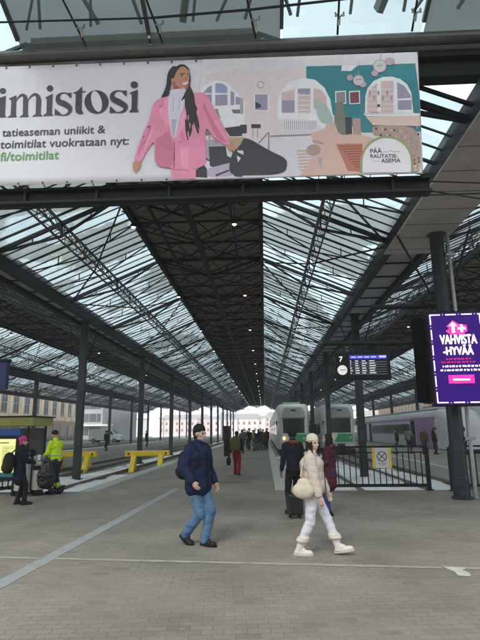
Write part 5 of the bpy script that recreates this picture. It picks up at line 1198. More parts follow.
for side in (0,1,2,3):
    Ltot=1.20 if side<2 else 2.16; t=0; k=0
    while t<Ltot-.02:
        w=.26 if k%2==0 else .02
        u=t
        while u<min(t+w,Ltot)-.005:
            a,b=u,u+.012; hh=.028 if k%2==0 else .018
            if side==0: g.box(-.60+a,-.60+b,-.004,-.001,Zt-.035-hh,Zt-.035)
            elif side==1: g.box(-.60+a,-.60+b,-.004,-.001,2.275,2.275+hh)
            elif side==2: g.box(-.605,-.605+hh,-.004,-.001,2.29+a,2.29+b)
            else: g.box(.605-hh,.605,-.004,-.001,2.29+a,2.29+b)
            u+=.016
        t+=w+.05; k+=1
g.build('border_lettering',white_e,s)
root=empty('screen_housing',(4.23,13.35,0),R(62),'plain black back of a second advertising screen','screen housing')
g=MB(); g.box(-.55,.55,-.13,.13,2.33,4.50); g.build('casing',mat('matt_black',(.002,.002,.002),.7,spec=.1),root,bevel=.01)
g=MB(); g.box(-.5,.5,-.14,-.13,2.40,4.43); g.build('back_panel',mat('matt_black',(0,0,0)),root)
# blue hanging sign, upper left
root=empty('hanging_sign',(-7.98,14.2,0),0,'dark blue hanging platform sign at the left edge','sign')
g=MB(); g.box(-.75,.50,0,.18,2.92,3.72); g.build('casing',mat('navy_sign',(.012,.02,.12),.4),root,bevel=.02)
g=MB(); g.box(-.5,.53,-.02,.20,3.72,3.80); g.build('cover',steel,root,bevel=.01)
g=MB(); g.tube((-.3,.09,3.8),(-.3,.09,7.1),.03,8); g.build('hanger',steel,root)

# ------------------------------------------------------------------ map stand, bins
root=empty('map_stand',(-7.75,14.1,0),R(0),'lit yellow map stand with blue header at the left edge','map stand')
g=MB(); g.box(-.95,.90,-.06,.10,.42,1.60); g.build('case',steel,root,bevel=.01)
g=MB(); g.box(-.95,.92,-.08,.12,1.605,1.80); g.build('header',mat('header_blue',(.008,.06,.22),.4),root,bevel=.01)
g=MB(); g.box(-.90,.80,-.075,-.061,.62,1.52); p=g.build('poster',mat('poster_yellow',(.80,.78,.30),.4,0,.1,4,emit=.32),root)
g=MB(); random.seed(11)
for c in range(4):
    for r_ in range(16):
        x=-.82+c*.42; g.box(x,x+random.uniform(.18,.34),-.079,-.0755,1.30-r_*.042,1.314-r_*.042)
g.build('timetable_print',mat('poster_ochre',(.5,.45,.12),.6),p)
g=MB(); dd=-.8
for w in (.22,.16,.3,.24,.26):
    u=dd
    while u<dd+w-.02: g.box(u,u+.016,-.079,-.0755,1.40,1.435); u+=.026
    dd+=w+.06
g.build('poster_heading',black,p)
g=MB(); g.box(-.90,.80,-.078,-.0655+.003,.50,.615); g.build('footer',mat('poster_teal',(.02,.16,.15),.5),root)
for s_ in (-.85,.8):
    g=MB(); g.box(s_-.04,s_+.04,-.02,.06,0,.42); g.build('leg',steel,root)
# steel waste bins
def bin_(x,y,lab,r=.19,h=1.02):
    root=empty('waste_bin',(x,y,0),0,lab,'waste bin','steel bins beside the worker')
    g=MB(); g.lathe([(r,.16),(r,h-.18),(r*.98,h-.16)],28); g.build('body',stainless,root,smooth=False)
    g=MB(); g.lathe([(r*1.02,h-.16),(r*1.02,h-.03),(r*.9,h),(r*.5,h+.0)],28); g.build('lid',mat('bin_lid',(.30,.29,.28),.35,.8),root)
    g=MB(); g.box(-r*.55,r*.55,-r*1.05,-r*.8,h-.38,h-.25); g.build('opening',black,root)
    g=MB(); g.lathe([(r*.8,0.0),(r*.8,.16)],20); g.build('foot',black,root)
bin_(-6.66,14.0,'grey steel bin next to the woman in the pink hat',.20,1.0); bin_(-6.30,14.2,'grey steel bin next to the worker in the yellow jacket',.175,1.06)
# dark bin bag held by the worker
# ------------------------------------------------------------------ shelter on the left platform, kiosk, van
root=empty('shelter',(-14.9,27.5,0),0,'low platform shelter with yellow-green fascia at the left edge','shelter')
g=MB(); g.box(-2.6,2.2,-.1,2.6,2.05,2.52); g.build('fascia',mat('fascia_green',(.42,.42,.12),.5,0,.1,1),root,bevel=.02)
g=MB(); g.box(-2.7,2.3,-.2,2.7,2.53,2.60); g.build('roof',steel,root)
for x in (-2.3,1.9):
    for y in (0.1,2.3):
        g=MB(); g.box(x-.05,x+.05,y-.05,y+.05,0,2.05); g.build('post',steel,root)
g=MB(); g.box(-2.25,1.85,2.3,2.33,.3,1.95); g.build('back_glass',mat('shelter_glass',(.05,.06,.06),.1),root)
wallm=lambda n,c,v=.12: mat(n,c,.85,0,v,.35,.2,8)
def kwin(g,x0,x1,z0,z1,y,nx,nz,wx,wz,m):
    for i in range(nx):
        for j in range(nz):
            cx=x0+(x1-x0)*(i+.5)/nx; cz=z0+(z1-z0)*(j+.5)/nz
            g.box(cx-wx/2,cx+wx/2,y-.05,y+.1,cz-wz/2,cz+wz/2,m)
wgl=mat('window_grey',(.10,.115,.125),.12,0,.35,.12); frame_m=mat('window_frame',(.42,.40,.36),.6)
# side wings of the station (inner walls run along y)
def wing(x,y0,y1,side,H,lab,wm,wm2,zlow,ww,ph):
    root=empty('station_wing',(x,y0,0),0,lab,'building')
    L=y1-y0; g=MB(); d=12*side
    g.box(min(0,d),max(0,d),0,L,zlow,H); g.build('wall',wm,root)
    g=MB(); e=.4*side*-1
    g.box(min(e,d),max(e,d),-.02,L+.02,ZG,zlow-.003); g.build('ground_floor',wm2,root)
    n=int(L/ph); meW=meD=meP=None
    for i in range(n):
        y=(i+.5)*L/n
        if meW is None:
            m=MB(); m.box(-.03,.03,-ww/2,ww/2,zlow+1.0,H-1.0); w0=m.build('window',wgl,root); 
            m=MB()
            m.box(-.09,.09,-ww/2-.12,-ww/2,zlow+.9,H-.9); m.box(-.09,.09,ww/2,ww/2+.12,zlow+.9,H-.9); m.box(-.085,.085,-.04,.04,zlow+1,H-1)
            for z in (zlow+1.0,(zlow+H)/2,H-1.08): m.box(-.08,.08,-ww/2,ww/2,z,z+.08)
            f0=m.build('frame',frame_m,w0); w0.location=(-side*.03,y,0); meW=w0
            m=MB(); m.box(-.16,.16,-.3,.3,zlow+.003,H-.01); p0=m.build('pilaster',wm,root); p0.location=(-side*.14,y+L/n/2,0)
            m=MB(); m.box(-.05,.05,-ph*.32,ph*.32,.2,zlow-.8); d0=m.build('shop_window',mat('shop_glass',(.025,.028,.03),.12),root); d0.location=(-side*.43,y,0)
        else:
            copy_tree(w0,(-side*.03,y,0),parent=root)
            c=p0.copy(); COL.objects.link(c); c.parent=root; c.location=(-side*.14,y+L/n/2,0)
            c=d0.copy(); COL.objects.link(c); c.parent=root; c.location=(-side*.43,y,0)
    g=MB(); g.box(min(e*1.4,d),max(e*1.4,d),-.1,L+.1,H,H+.35); g.build('cornice',wm,root)
wing(-41.5,30,112,-1,9.0,'cream station wing with tall windows behind the left roofs',wallm('cream_wall',(.72,.60,.46)),wallm('brown_wall',(.36,.26,.19)),3.9,1.7,3.9)
wing(33.5,30,150,1,8.6,'brown stone station wing with narrow windows on the right',wallm('brown_stone',(.44,.32,.24),.25),wallm('brown_base',(.18,.14,.12)),1.0,1.25,2.9)
# grey modern building beyond the left wing
root=empty('office_building',(-64,128,0),R(-8),'grey glazed office block behind the white van','building')
g=MB(); g.box(0,24,0,22,ZG,14); g.build('wall',wallm('grey_render',(.36,.37,.37)),root)
for j in range(4):
    g=MB(); g.box(.5,23.5,-.15,0.02,1.0+j*3.2,2.9+j*3.2); g.build('window_band',wgl,root)
    g=MB(); 
    for i in range(12): g.box(.5+i*2,.62+i*2,-.22,-.15,1.0+j*3.2,2.9+j*3.2)
    g.build('mullions',frame_m,root)
g=MB(); g.box(-1,26,-1.2,2,3.1,3.5); g.build('canopy',white_p,root)
# far city blocks with windows
random.seed(21)
def block(x,y,w,d,h,c,lab,rz=0,roofc=(.30,.24,.22),hip=True):
    h*=.72
    root=empty('apartment_building',(x,y,0),rz,lab,'building','city blocks beyond the end of the tracks')
    wm=wallm('facade_%02d%02d%02d'%tuple(int(q*99) for q in c),c,.08)
    g=MB(); g.box(-w/2,w/2,0,d,ZG-.5,h); g.build('wall',wm,root)
    rm=wallm('tile_%02d'%int(roofc[0]*99),roofc,.15)
    g=MB()
    if hip:
        g.add([(-w/2-.4,-.4,h),(w/2+.4,-.4,h),(w/2+.4,d+.4,h),(-w/2-.4,d+.4,h),(-w/2+3,d/2,h+3),(w/2-3,d/2,h+3)],[(0,1,5,4),(1,2,5),(2,3,4,5),(3,0,4),(0,3,2,1)])
    else: g.box(-w/2-.3,w/2+.3,-.3,d+.3,h,h+.6)
    g.build('roof',rm,root)
    nf=max(2,int(h/3.3)); nw=max(2,int(w/3.2)); cnt=0
    base=None
    for j in range(nf):
        for i in range(nw):
            if cnt>=90: break
            cx=-w/2+w*(i+.5)/nw; z=1.3+j*(h-1)/nf
            if base is None:
                g=MB(); g.box(-.65,.65,-.06,.05,0,1.75); base=g.build('window',wgl,root); base.location=(cx,0,z)
            else:
                o=base.copy(); COL.objects.link(o); o.parent=root; o.location=(cx,0,z)
            cnt+=1
    return root
P1=(.58,.42,.38);P2=(.60,.50,.44);P3=(.62,.58,.52);P4=(.55,.45,.36)
block(-52,330,34,14,13,P1,'pale pink apartment block at the far left end of the tracks')
block(-16,310,30,14,12,P2,'cream apartment block left of the vanishing point',0)
block(14,335,28,14,14.5,P1,'pink apartment block straight beyond the platform end')
block(44,320,30,14,18,P3,'tall cream apartment block right of the platform end',0,(.25,.25,.26),False)
block(-90,300,36,14,12,P3,'white apartment block behind the left columns',0,(.3,.3,.3),False)
block(-128,280,34,14,14,P4,'tan apartment block behind the grey office',0)
block(78,330,34,14,15,P4,'tan apartment block above the right-hand trains',0)
block(-72,205,26,12,9,P2,'low cream building beyond the left platform',0,(.4,.4,.42),False)
# overhead line masts past the shed
mastm=galv
def mast(x,y,lab,wd=13):
    root=empty('overhead_gantry',(x,y,0),0,lab,'gantry','overhead line gantries beyond the shed')
    for s in (-1,1):
        g=MB(); g.tube((s*wd/2,0,ZG),(s*wd/2,0,7.6),.14,8); g.build('post',mastm,root)
    g=MB(); g.bar((-wd/2,0,7.0),(wd/2,0,7.0),.1,.1); g.bar((-wd/2,0,7.5),(wd/2,0,7.5),.1,.1)
    for i in range(12): g.bar((-wd/2+i*wd/12,0,7.0 if i%2 else 7.5),(-wd/2+(i+1)*wd/12,0,7.5 if i%2 else 7.0),.05,.05)
    g.build('lattice_beam',mastm,root)
    g=MB()
    for xx in (-4,0,4): g.bar((xx,0,7),(xx,0,6.1),.04,.04)
    g.build('insulators',mastm,root)
mast(-2.2,166,'nearest overhead gantry past the end of the shed',24); mast(-2.2,205,'second overhead gantry past the end of the shed',30); mast(-2.2,250,'farthest overhead gantry past the end of the shed',34)
# pedestrian bridge / signal cabin beyond the crowd
root=empty('signal_bridge',(0,190,0),0,'pale signal bridge crossing the tracks far beyond the crowd','bridge')
g=MB(); g.box(-40,30,0,1.2,6.2,6.9); g.build('deck',mat('bridge_grey',(.35,.37,.40),.6),root)
for x in (-38,-24,-10,8,22):
    g=MB(); g.box(x-.2,x+.2,.4,.8,ZG,6.2); g.build('post',galv,root)
# far trees
def far_tree(x,y,h,lab,seed):
    rnd=random.Random(seed)
    root=empty('bare_tree',(x,y,ZG),rnd.uniform(0,6),lab,'tree','bare winter trees beyond the station')
    bk=mat('bark',(.10,.085,.075),.9); g=MB()
    def br(p,d,l,r,dep):
        q=p+d*l; g.tube(p,q,r,5,r*.62,cap=False)
        if dep==0: return
        for k in range(3 if dep>1 else 4):
            nd=(d+Vector((rnd.uniform(-.8,.8),rnd.uniform(-.8,.8),rnd.uniform(-.1,.6)))).normalized(); br(q-d*l*rnd.uniform(0,.25),nd,l*rnd.uniform(.6,.8),r*.58,dep-1)
    g2=MB(); g2.tube((0,0,0),(0,0,h*.3),.22,8,.16); g2.build('trunk',bk,root)
    br(Vector((0,0,h*.28)),Vector((0,0,1)),h*.25,.15,4); g.build('crown',bk,root,recalc=False)
for i,(x,y,h) in enumerate([(-34,262,11),(-3,270,10),(27,275,11),(-66,240,12),(60,270,12)]): far_tree(x,y,h,['bare tree left of the cream block','bare tree in front of the platform vanishing point','bare tree right of the pink block','bare tree by the low cream building','bare tree beyond the right-hand trains'][i],i)
# white van on the street side
def van(x,y,rz,lab,c=white_p,sc_=1,grp=None):
    root=empty('van',(x,y,ZG+.5),rz,lab,'van'); root.scale=(sc_,)*3
    prof=[(-2.6,.35),(-2.6,1.9),(-2.45,2.1),(1.0,2.1),(1.75,1.35),(2.5,1.12),(2.62,.9),(2.62,.35)]
    g=MB(); g.prism([(p[0],p[1]) for p in prof],'y',-.95,.95); g.build('body',c,root,bevel=.08)
    for s in (-1,1):
        g=MB(); g.prism([(.15,1.25),(.15,1.88),(.98,1.88),(1.5,1.28)],'y',s*.955-.01,s*.955+.01); g.build('side_window',tglass,root)
        for xx in (-1.7,1.65):
            g=MB(); g.tube((xx,s*.80,.34),(xx,s*.98,.34),.34,18); w=g.build('wheel',rubber,root); g=MB(); g.tube((xx,s*.985,.34),(xx,s*.99,.34),.18,12); g.build('rim',galv,w)
    g=MB(); g.add([(1.06,-.82,2.03),(1.06,.82,2.03),(1.72,.82,1.40),(1.72,-.82,1.40)],[(0,1,2,3)]); g.v=[(x_+.03,y_,z_+.03) for x_,y_,z_ in g.v]; g.build('windscreen',tglass,root)
    g=MB(); g.box(2.6,2.64,-.85,-.55,.75,.95); g.build('headlight',mat('headlight_off',(.45,.45,.42),.2),root); g=MB(); g.box(2.6,2.64,.55,.85,.75,.95); g.build('headlight',mat('headlight_off',(0,0,0)),root)
    g=MB(); g.box(-2.62,2.66,-.96,.96,.30,.42); g.build('bumper',tdark,root)
van(-25.2,80.5,R(-3),'white delivery van parked beyond the left platform')
van(-47,112,R(0),'white van half hidden by the cream station wing',sc_=1.0)
# info pillar on the middle platform
# the head building behind the viewer
root=empty('station_head_building',(0,-17,0),0,'granite station head building behind the viewer','building')
g=MB(); g.box(-60,60,-8,0,0,9); g.build('wall',wallm('granite_wall',(.42,.36,.31)),root)
for i in range(9):
    g=MB(); g.box(-26+i*6,-22.6+i*6,-.1,.05,0,4.2) ; g.build('door',wgl,root)
    g=MB(); g.box(-26+i*6,-22.6+i*6,-.1,.05,5.2,8) ; g.build('window',wgl,root)
root=empty('information_pillar',(-2.6,35.0,0),0,'black information pillar beside the person in red trousers','pillar'); root['kind']='thing'
g=MB(); g.box(-.2,.2,-.2,.2,0,2.0); g.build('body',black,root,bevel=.02)
g=MB(); g.box(-.16,.16,-.215,-.2,1.1,1.9); g.build('screen',scr_d,root)


# ------------------------------------------------------------------ people
def cap(a,b,ra,rb,fx=1,fy=1,n=14):
    return ('cap',Vector(a),Vector(b),ra,rb,fx,fy,n)
def ell_(c,r,rot=(0,0,0)): return ('ell',Vector(c),r,rot)
def prims_mesh(prims):
    bm=bmesh.new()
    for p in prims:
        if p[0]=='ell':
            m=Matrix.Translation(p[1])@Euler(p[3]).to_matrix().to_4x4()@Matrix.Diagonal((*p[2],1))
            bmesh.ops.create_uvsphere(bm,u_segments=18,v_segments=12,radius=1,matrix=m)
        else:
            _,a,b,ra,rb,fx,fy,n=p; d=b-a; L=d.length
            if L<1e-5: continue
            d.normalize(); hint=Vector((1,0,0))
            if abs(d.x)>.9: hint=Vector((0,0,1))
            x=(hint-d*hint.dot(d)).normalized(); y=d.cross(x)
            rings=[]
            for (c,r,s) in ((a,ra,-1),(b,rb,1)):
                for t in ((80,55,28,0) if s<0 else (0,28,55,80)):
                    t=R(t); rings.append((c+d*s*r*min(fx,fy)*math.sin(t), r*math.cos(t)))
            vr=[[bm.verts.new(c+x*math.cos(2*PI*i/n)*r*fx+y*math.sin(2*PI*i/n)*r*fy) for i in range(n)] for c,r in rings]
            for q in range(len(vr)-1):
                for i in range(n): bm.faces.new((vr[q][i],vr[q][(i+1)%n],vr[q+1][(i+1)%n],vr[q+1][i]))
            bm.faces.new(vr[0][::-1]); bm.faces.new(vr[-1])
    me=bpy.data.meshes.new('tmp'); bm.to_mesh(me); bm.free(); return me
def blob(name,prims,vox,m,parent,disp=None,smooth=2):
    me=prims_mesh(prims); o=bpy.data.objects.new(name,me); COL.objects.link(o)
    r=o.modifiers.new('r','REMESH'); r.mode='VOXEL'; r.voxel_size=vox
    if smooth: s=o.modifiers.new('s','SMOOTH'); s.factor=.6; s.iterations=smooth
    dg=bpy.context.evaluated_depsgraph_get(); dg.update()
    me2=bpy.data.meshes.new_from_object(o.evaluated_get(dg)); o.modifiers.clear(); o.data=me2; bpy.data.meshes.remove(me); me2.name=name
    if disp:
        nrm=[v.normal.copy() for v in me2.vertices]
        for v,nn in zip(me2.vertices,nrm): v.co+=nn*disp(v.co)
    me2.polygons.foreach_set('use_smooth',[True]*len(me2.polygons))
    me2.materials.clear(); me2.materials.append(m); o.parent=parent
    return o
def folds(amp,sx=14,sz=7,seed=0):
    def f(c):
        return amp*(noise.noise((c.x*sx+seed,c.y*sx,c.z*sz))+.5*noise.noise((c.x*sx*2,c.y*sx*2+seed,c.z*sz*2.4)))
    return f
def puffer(amp,step,seed=0):
    def f(c):
        t=(c.z+.02*noise.noise((c.x*5+seed,c.y*5,c.z*3)))/step
        return amp*(abs(math.sin(t*PI))**.5-.6)+.006*noise.noise((c.x*16,c.y*16,c.z*12))
    return f
def ik(a,b,l1,l2,pole):
    a=Vector(a); b=Vector(b); d=b-a; D=min(d.length,(l1+l2)*.999); dn=d.normalized(); b=a+dn*D
    q=(l1*l1-l2*l2+D*D)/(2*D); h=math.sqrt(max(0,l1*l1-q*q)); p=Vector(pole); p=(p-dn*p.dot(dn)).normalized()
    return a+dn*q+p*h, b
SKIN=mat('skin_light',(.48,.29,.22),.5,0,.06,20); SKIN2=mat('skin_fair',(.55,.36,.28),.5,0,.06,20); SKIN3=mat('skin_brown',(.16,.09,.06),.5)
def cloth(n,c,r=.85,v=.12): return mat('cloth_'+n,c,r,0,v,9,.35,90,spec=.25)
def person(label,x,y,heading,h=1.75,feet=None,hands=None,group=None,
           coat=None,coat_len=.80,coat_r=1.0,coatdisp=None,trousers=None,trouser_r=1.0,trdisp=None,shoes=None,hat=None,hatkind='beanie',hair=None,hairlen='short',skin=SKIN,
           lean=0,headturn=0,vox=.010,detail=True,hood=False,scarf=None,gloves=None,bust=1.0,shoe_h=0,legs_over=False,bob=0,collar=None):
    """person standing or walking; local frame x right, y forward. feet: two (x,y,z,pitch)"""
    s=h/1.78
    root=empty('person',(x,y,0),heading,label,'person',group)
    feet=feet or [(-.10,0,0,0),(.10,.03,0,0)]
    hipz=.915*s-bob
    V=lambda *a: Vector(a)
    hip=[V(-.085*s,0,hipz),V(.085*s,0,hipz)]
    ank=[];kn=[]
    for i in (0,1):
        fx,fy,fz,fp=feet[i]
        heel=V(fx,fy,fz); a=heel+V(0,.03*s,.085*s)
        if fp>0: a=heel+V(0,.03,.085*s)   # heel lifted: fz gives heel height
        k,a2=ik(hip[i],a,.44*s,.425*s,(0,1,0.1)); kn.append(k); ank.append(a2)
    lx=lean
    def tp(px,py,pz): # torso point with lean
        return V(px*s,py*s+ (pz*s-hipz)*lx, pz*s-bob)
    sh=[tp(-.185,0,1.43),tp(.185,0,1.43)]
    hands=hands or [(-.27,.04,.80),(.27,.04,.80)]
    el=[];wr=[]
    for i in (0,1):
        hx,hy,hz=hands[i][:3]; tgt=V(hx*s,hy*s,hz*s-bob)
        e,w=ik(sh[i],tgt,.285*s,.26*s,(((-1) if i==0 else 1)*.5,-1,-.2)); el.append(e); wr.append(w)
    neck=tp(0,0,1.47); hc=tp(0,.035,1.66)
    TM=Matrix.Translation(hc)@Matrix.Rotation(headturn,4,'Z')
    H=lambda a,b,c: TM@Vector((a*s,b*s,c*s))
    hr=(0,0,headturn)
    # body
    B=[]
    B+= [ell_(tp(0,0,.95),(.155*s,.115*s,.13*s)),cap(tp(0,0,1.0),tp(0,0,1.30),.125*s,.145*s,1.0,.72),ell_(tp(0,.0,1.32),(.165*s,.11*s,.16*s)),cap(sh[0],sh[1],.055*s,.055*s),
         cap(neck-V(0,0,.06),hc-V(0,.01,.03),.058*s,.052*s)]
    for i in (0,1):
        B+=[cap(hip[i],kn[i],.075*s,.044*s),cap(kn[i],ank[i],.044*s,.030*s)]
        B+=[cap(sh[i],el[i],.048*s,.038*s),cap(el[i],wr[i],.038*s,.026*s)]
        B+=[ell_(ank[i]-V(0,0,.02*s),(.03*s,.035*s,.03*s))]
    # head
    B+=[ell_(H(0,-.008,.025),(.077*s,.097*s,.098*s),hr),ell_(H(0,.022,-.045),(.058*s,.068*s,.068*s),hr),ell_(H(0,.052,-.088),(.028*s,.026*s,.022*s),hr)]
    if detail:
        B+=[cap(H(0,.090,.012),H(0,.112,-.028),.009*s,.014*s),ell_(H(-.016,.098,-.033),(.009*s,.012*s,.008*s)),ell_(H(.016,.098,-.033),(.009*s,.012*s,.008*s)),
            ell_(H(0,.086,-.058),(.024*s,.012*s,.007*s),hr),ell_(H(0,.085,-.068),(.019*s,.012*s,.007*s),hr),ell_(H(-.03,.083,.028),(.022*s,.010*s,.007*s),hr),ell_(H(.03,.083,.028),(.022*s,.010*s,.007*s),hr),
            ell_(H(-.045,.055,-.02),(.022*s,.022*s,.02*s)),ell_(H(.045,.055,-.02),(.022*s,.022*s,.02*s)),
            ell_(H(-.080,-.005,-.005),(.012*s,.02*s,.032*s),hr),ell_(H(.080,-.005,-.005),(.012*s,.02*s,.032*s),hr)]
    # hands
    HP=[]
    for i in (0,1):
        d=(wr[i]-el[i]).normalized(); si=-1 if i==0 else 1
        inn=V(-si,0,0); inn=(inn-d*inn.dot(d)).normalized(); fwd=d.cross(inn)*(1 if i==0 else -1)
        if fwd.y<0 and abs(d.z)>.5: fwd=-fwd
        pc=wr[i]+d*.045*s
        hp=[cap(wr[i],pc,.026*s,.030*s,1,1),ell_(pc+d*.02*s,(.022*s,.040*s,.048*s) if abs(d.z)>.6 else (.035*s,.045*s,.028*s))]
        if detail:
            for q,(o,l) in enumerate(((-.030,.066),(-.010,.076),(.010,.072),(.029,.058))):
                b0=pc+d*.052*s-fwd*o*s; m1=b0+d*l*.5*s+inn*.008*s; e1=m1+d*l*.40*s+inn*.030*s
                hp+=[cap(b0,m1,.0095*s,.0088*s,n=8),cap(m1,e1,.0088*s,.0075*s,n=8)]
            t0=pc+fwd*.026*s; t1=t0+fwd*.026*s+d*.028*s+inn*.012*s; hp+=[cap(t0,t1,.012*s,.010*s,n=8),cap(t1,t1+d*.026*s+inn*.008*s,.010*s,.008*s,n=8)]
        else: hp+=[cap(pc,pc+d*.10*s,.028*s,.015*s)]
        HP.append(hp); B+=hp
    vb=min(vox,.0075) if detail else vox*1.5
    blob('body',B,vb,skin,root,smooth=1)
    if detail:
        for sx in (-1,1):
            g=MB(); c=H(sx*.030,.083,.010); r=.0125*s
            bm=bmesh.new(); bmesh.ops.create_uvsphere(bm,u_segments=10,v_segments=8,radius=r,matrix=Matrix.Translation(c)); me=bpy.data.meshes.new('eye'); bm.to_mesh(me); bm.free(); me.materials.append(mat('eye_dark',(.05,.035,.03),.25)); o=bpy.data.objects.new('eye',me); COL.objects.link(o); o.parent=root
    # trousers
    if trousers:
        T_=[ell_(tp(0,0,.95),(.165*s,.125*s,.12*s))]
        for i in (0,1):
            r=trouser_r; an=ank[i].lerp(kn[i],(.0+shoe_h*.9)/.42)
            T_+=[cap(hip[i],kn[i],.098*s*r,.068*s*r),cap(kn[i],an,.068*s*r,.062*s*r),ell_(kn[i],(.070*s*r,.072*s*r,.075*s*r)),ell_(hip[i]-V(0,.04*s,-.02),(.085*s,.085*s,.10*s))]
        blob('trousers',T_,vox,trousers,root,trdisp or folds(.008,13,11,x))
    # coat
    if coat:
        cr=coat_r; C=[]
        C+=[ell_(tp(0,.0,1.34),(.20*s*cr,.145*s*cr,.155*s)),cap(tp(0,0,1.30),tp(0,0,1.0),.172*s*cr,.168*s*cr,1.0,.80),cap(sh[0]+V(.02,0,0),sh[1]-V(.02,0,0),.078*s,.078*s)]
        cl=coat_len
        if cl<.95: C+=[cap(tp(0,0,1.0),tp(0,.01,cl+.14),.168*s*cr,.178*s*cr,1.02,.82),]
        for i in (0,1):
            C+=[cap(sh[i],el[i],.074*s*cr,.064*s*cr),cap(el[i],el[i].lerp(wr[i],.93),.064*s*cr,.050*s*cr)]
        C+=[cap(tp(0,-.005,1.43),tp(0,.01,1.53),.082*s,.078*s)]
        if hood: C+=[ell_(tp(0,-.085,1.49),(.115*s,.075*s,.075*s)),cap(tp(-.08,-.03,1.49),tp(.08,-.03,1.49),.055*s,.055*s)]
        c=blob('coat',C,vox,coat,root,coatdisp or folds(.012,10,9,x*3))
        if detail:
            g=MB(); pr=[]
            for k in range(10):
                z=1.48-k*(1.48-cl-.06)/9; 
            g.tube(tp(0,.145*cr,1.40),tp(0,.155*cr,max(cl,.8)+.02),.006,6); g.build('zip',black,c)
        if collar: blob('collar',[cap(tp(-.07,-.05,1.50),tp(-.07,.07,1.48),.034*s,.034*s),cap(tp(.07,-.05,1.50),tp(.07,.07,1.48),.034*s,.034*s),cap(tp(-.08,-.07,1.50),tp(.08,-.07,1.50),.042*s,.042*s)],vox,collar,c)
    # shoes
    for i in (0,1):
        fx,fy,fz,fp=feet[i]; a=ank[i]; p=R(-fp); f=lambda yy,zz: a+V(0,yy*math.cos(p)-zz*math.sin(p),yy*math.sin(p)+zz*math.cos(p))
        S=[cap(f(-.035*s,-.044*s),f(.155*s,-.052*s),.050*s,.042*s,1.0,.8),ell_(f(.14*s,-.047*s),(.052*s,.075*s,.040*s),(p,0,0)),ell_(f(.04*s,-.01*s),(.046*s,.08*s,.045*s),(p-.35,0,0)),cap(f(-.01,-.03*s),a.lerp(kn[i],(.02+shoe_h)/.42),.050*s,.050*s+shoe_h*.10)]
        sh_=blob('shoe',S,min(vox,.008),shoes or cloth('black_shoe',(.02,.02,.02)),root,smooth=1)
        g=MB(); pts=[]
        for k in range(16):
            t=2*PI*k/16; yy=.065*s+.158*s*math.cos(t); xx=(.055*s if math.cos(t)>0 else .048*s)*math.sin(t); pts.append((xx,yy))
        vs=[f(py,-.088*s)+V(px,0,0) for px,py in pts]+[f(py,-.055*s)+V(px,0,0) for px,py in pts]
        g.add(vs,[(k,(k+1)%16,16+(k+1)%16,16+k) for k in range(16)]+[tuple(range(16))[::-1],tuple(range(16,32))]); g.build('sole',black if shoes is None or not detail else mat('sole_pale',(.5,.46,.42),.7) if shoe_h else black,sh_)
    # hat/hair
    if hair:
        Hh=[ell_(H(0,-.022,.038),(.085*s,.099*s,.097*s),hr)] if not hat else [ell_(H(0,-.045,.01),(.080*s,.075*s,.09*s),hr)]
        if hairlen in('long','mid'):
            zl=-.26 if hairlen=='long' else -.13
            Hh+=[cap(H(-.05,-.06,.0),H(-.07,-.05,zl),.050*s,.036*s),cap(H(.05,-.06,.0),H(.07,-.05,zl),.050*s,.036*s),cap(H(0,-.07,.0),H(0,-.085,zl-.03),.068*s,.05*s)]
            Hh+=[cap(H(-.075,.0,.0),H(-.082,.035,zl*.8),.024*s,.022*s),cap(H(.075,.0,.0),H(.082,.035,zl*.8),.024*s,.022*s)]
        elif hairlen=='curly': Hh=[ell_(H(0,-.02,.045),(.105*s,.115*s,.11*s),hr)]
        else: Hh+=[ell_(H(0,-.045,-.03),(.075*s,.055*s,.07*s),hr)]
        # keep the face clear
        blob('hair',Hh,min(vox,.009),hair,root,folds(.006 if hairlen!='curly' else .014,30,22))
        if hat and hairlen=='mid':
            blob('hair_strand',[cap(H(-.078,.045,.02),H(-.085,.06,-.13),.020*s,.016*s),cap(H(.078,.045,.02),H(.085,.06,-.13),.020*s,.016*s)],.008,hair,root,folds(.004,30,20))
    if hat:
        if hatkind=='beanie': Q=[ell_(H(0,-.016,.072),(.090*s,.106*s,.092*s),hr)]
        else: Q=[ell_(H(0,-.02,.06),(.10*s,.115*s,.10*s),hr),ell_(H(0,-.05,-.04),(.085*s,.06*s,.07*s),hr)]
        def hd(c): return .004*noise.noise((c.x*40,c.y*40,c.z*30))
        ho=blob('hat',Q,min(vox,.009),hat,root,hd)
        blob('hat_brim',[ell_(H(0,-.016,.050),(.0955*s,.113*s,.030*s),(.12,0,headturn))],min(vox,.009),hat,ho,hd)
    if scarf:
        blob('scarf',[cap(tp(-.055,.03,1.50),tp(.055,.03,1.50),.062*s,.062*s),cap(tp(-.05,-.05,1.50),tp(.05,-.05,1.50),.055*s,.055*s),cap(tp(.03,.11,1.46),tp(.04,.165,1.26),.045*s,.035*s)],vox,scarf,root,folds(.01,20,12))
    if gloves:
        for i in (0,1): blob('glove',[('ell',p[1],tuple(q*1.15 for q in p[2]),p[3]) if p[0]=='ell' else (p[0],p[1],p[2],p[3]*1.2,p[4]*1.2,p[5],p[6],p[7]) for p in HP[i]],.008,gloves,root)
    root['_']=0; del root['_']
    return root,dict(hip=hip,kn=kn,ank=ank,sh=sh,el=el,wr=wr,head=hc,tp=tp,s=s)
def pack(name,label,cat,root_loc,heading,prims,m,vox=.012,straps=None,extra=None,disp=None):
    root=empty(name,root_loc,heading,label,cat)
    o=blob('bag_body',prims,vox,m,root,disp or folds(.012,9,9))
    if straps:
        for (a,b,r) in straps: 
            g=MB(); P=[Vector(q) for q in a]
            for p,q in zip(P,P[1:]): g.bar(p,q,b,r)
            g.build('strap',m,root)
    if extra:
        for nm,pr,mm in extra: blob(nm,pr,vox,mm,o)
    return root
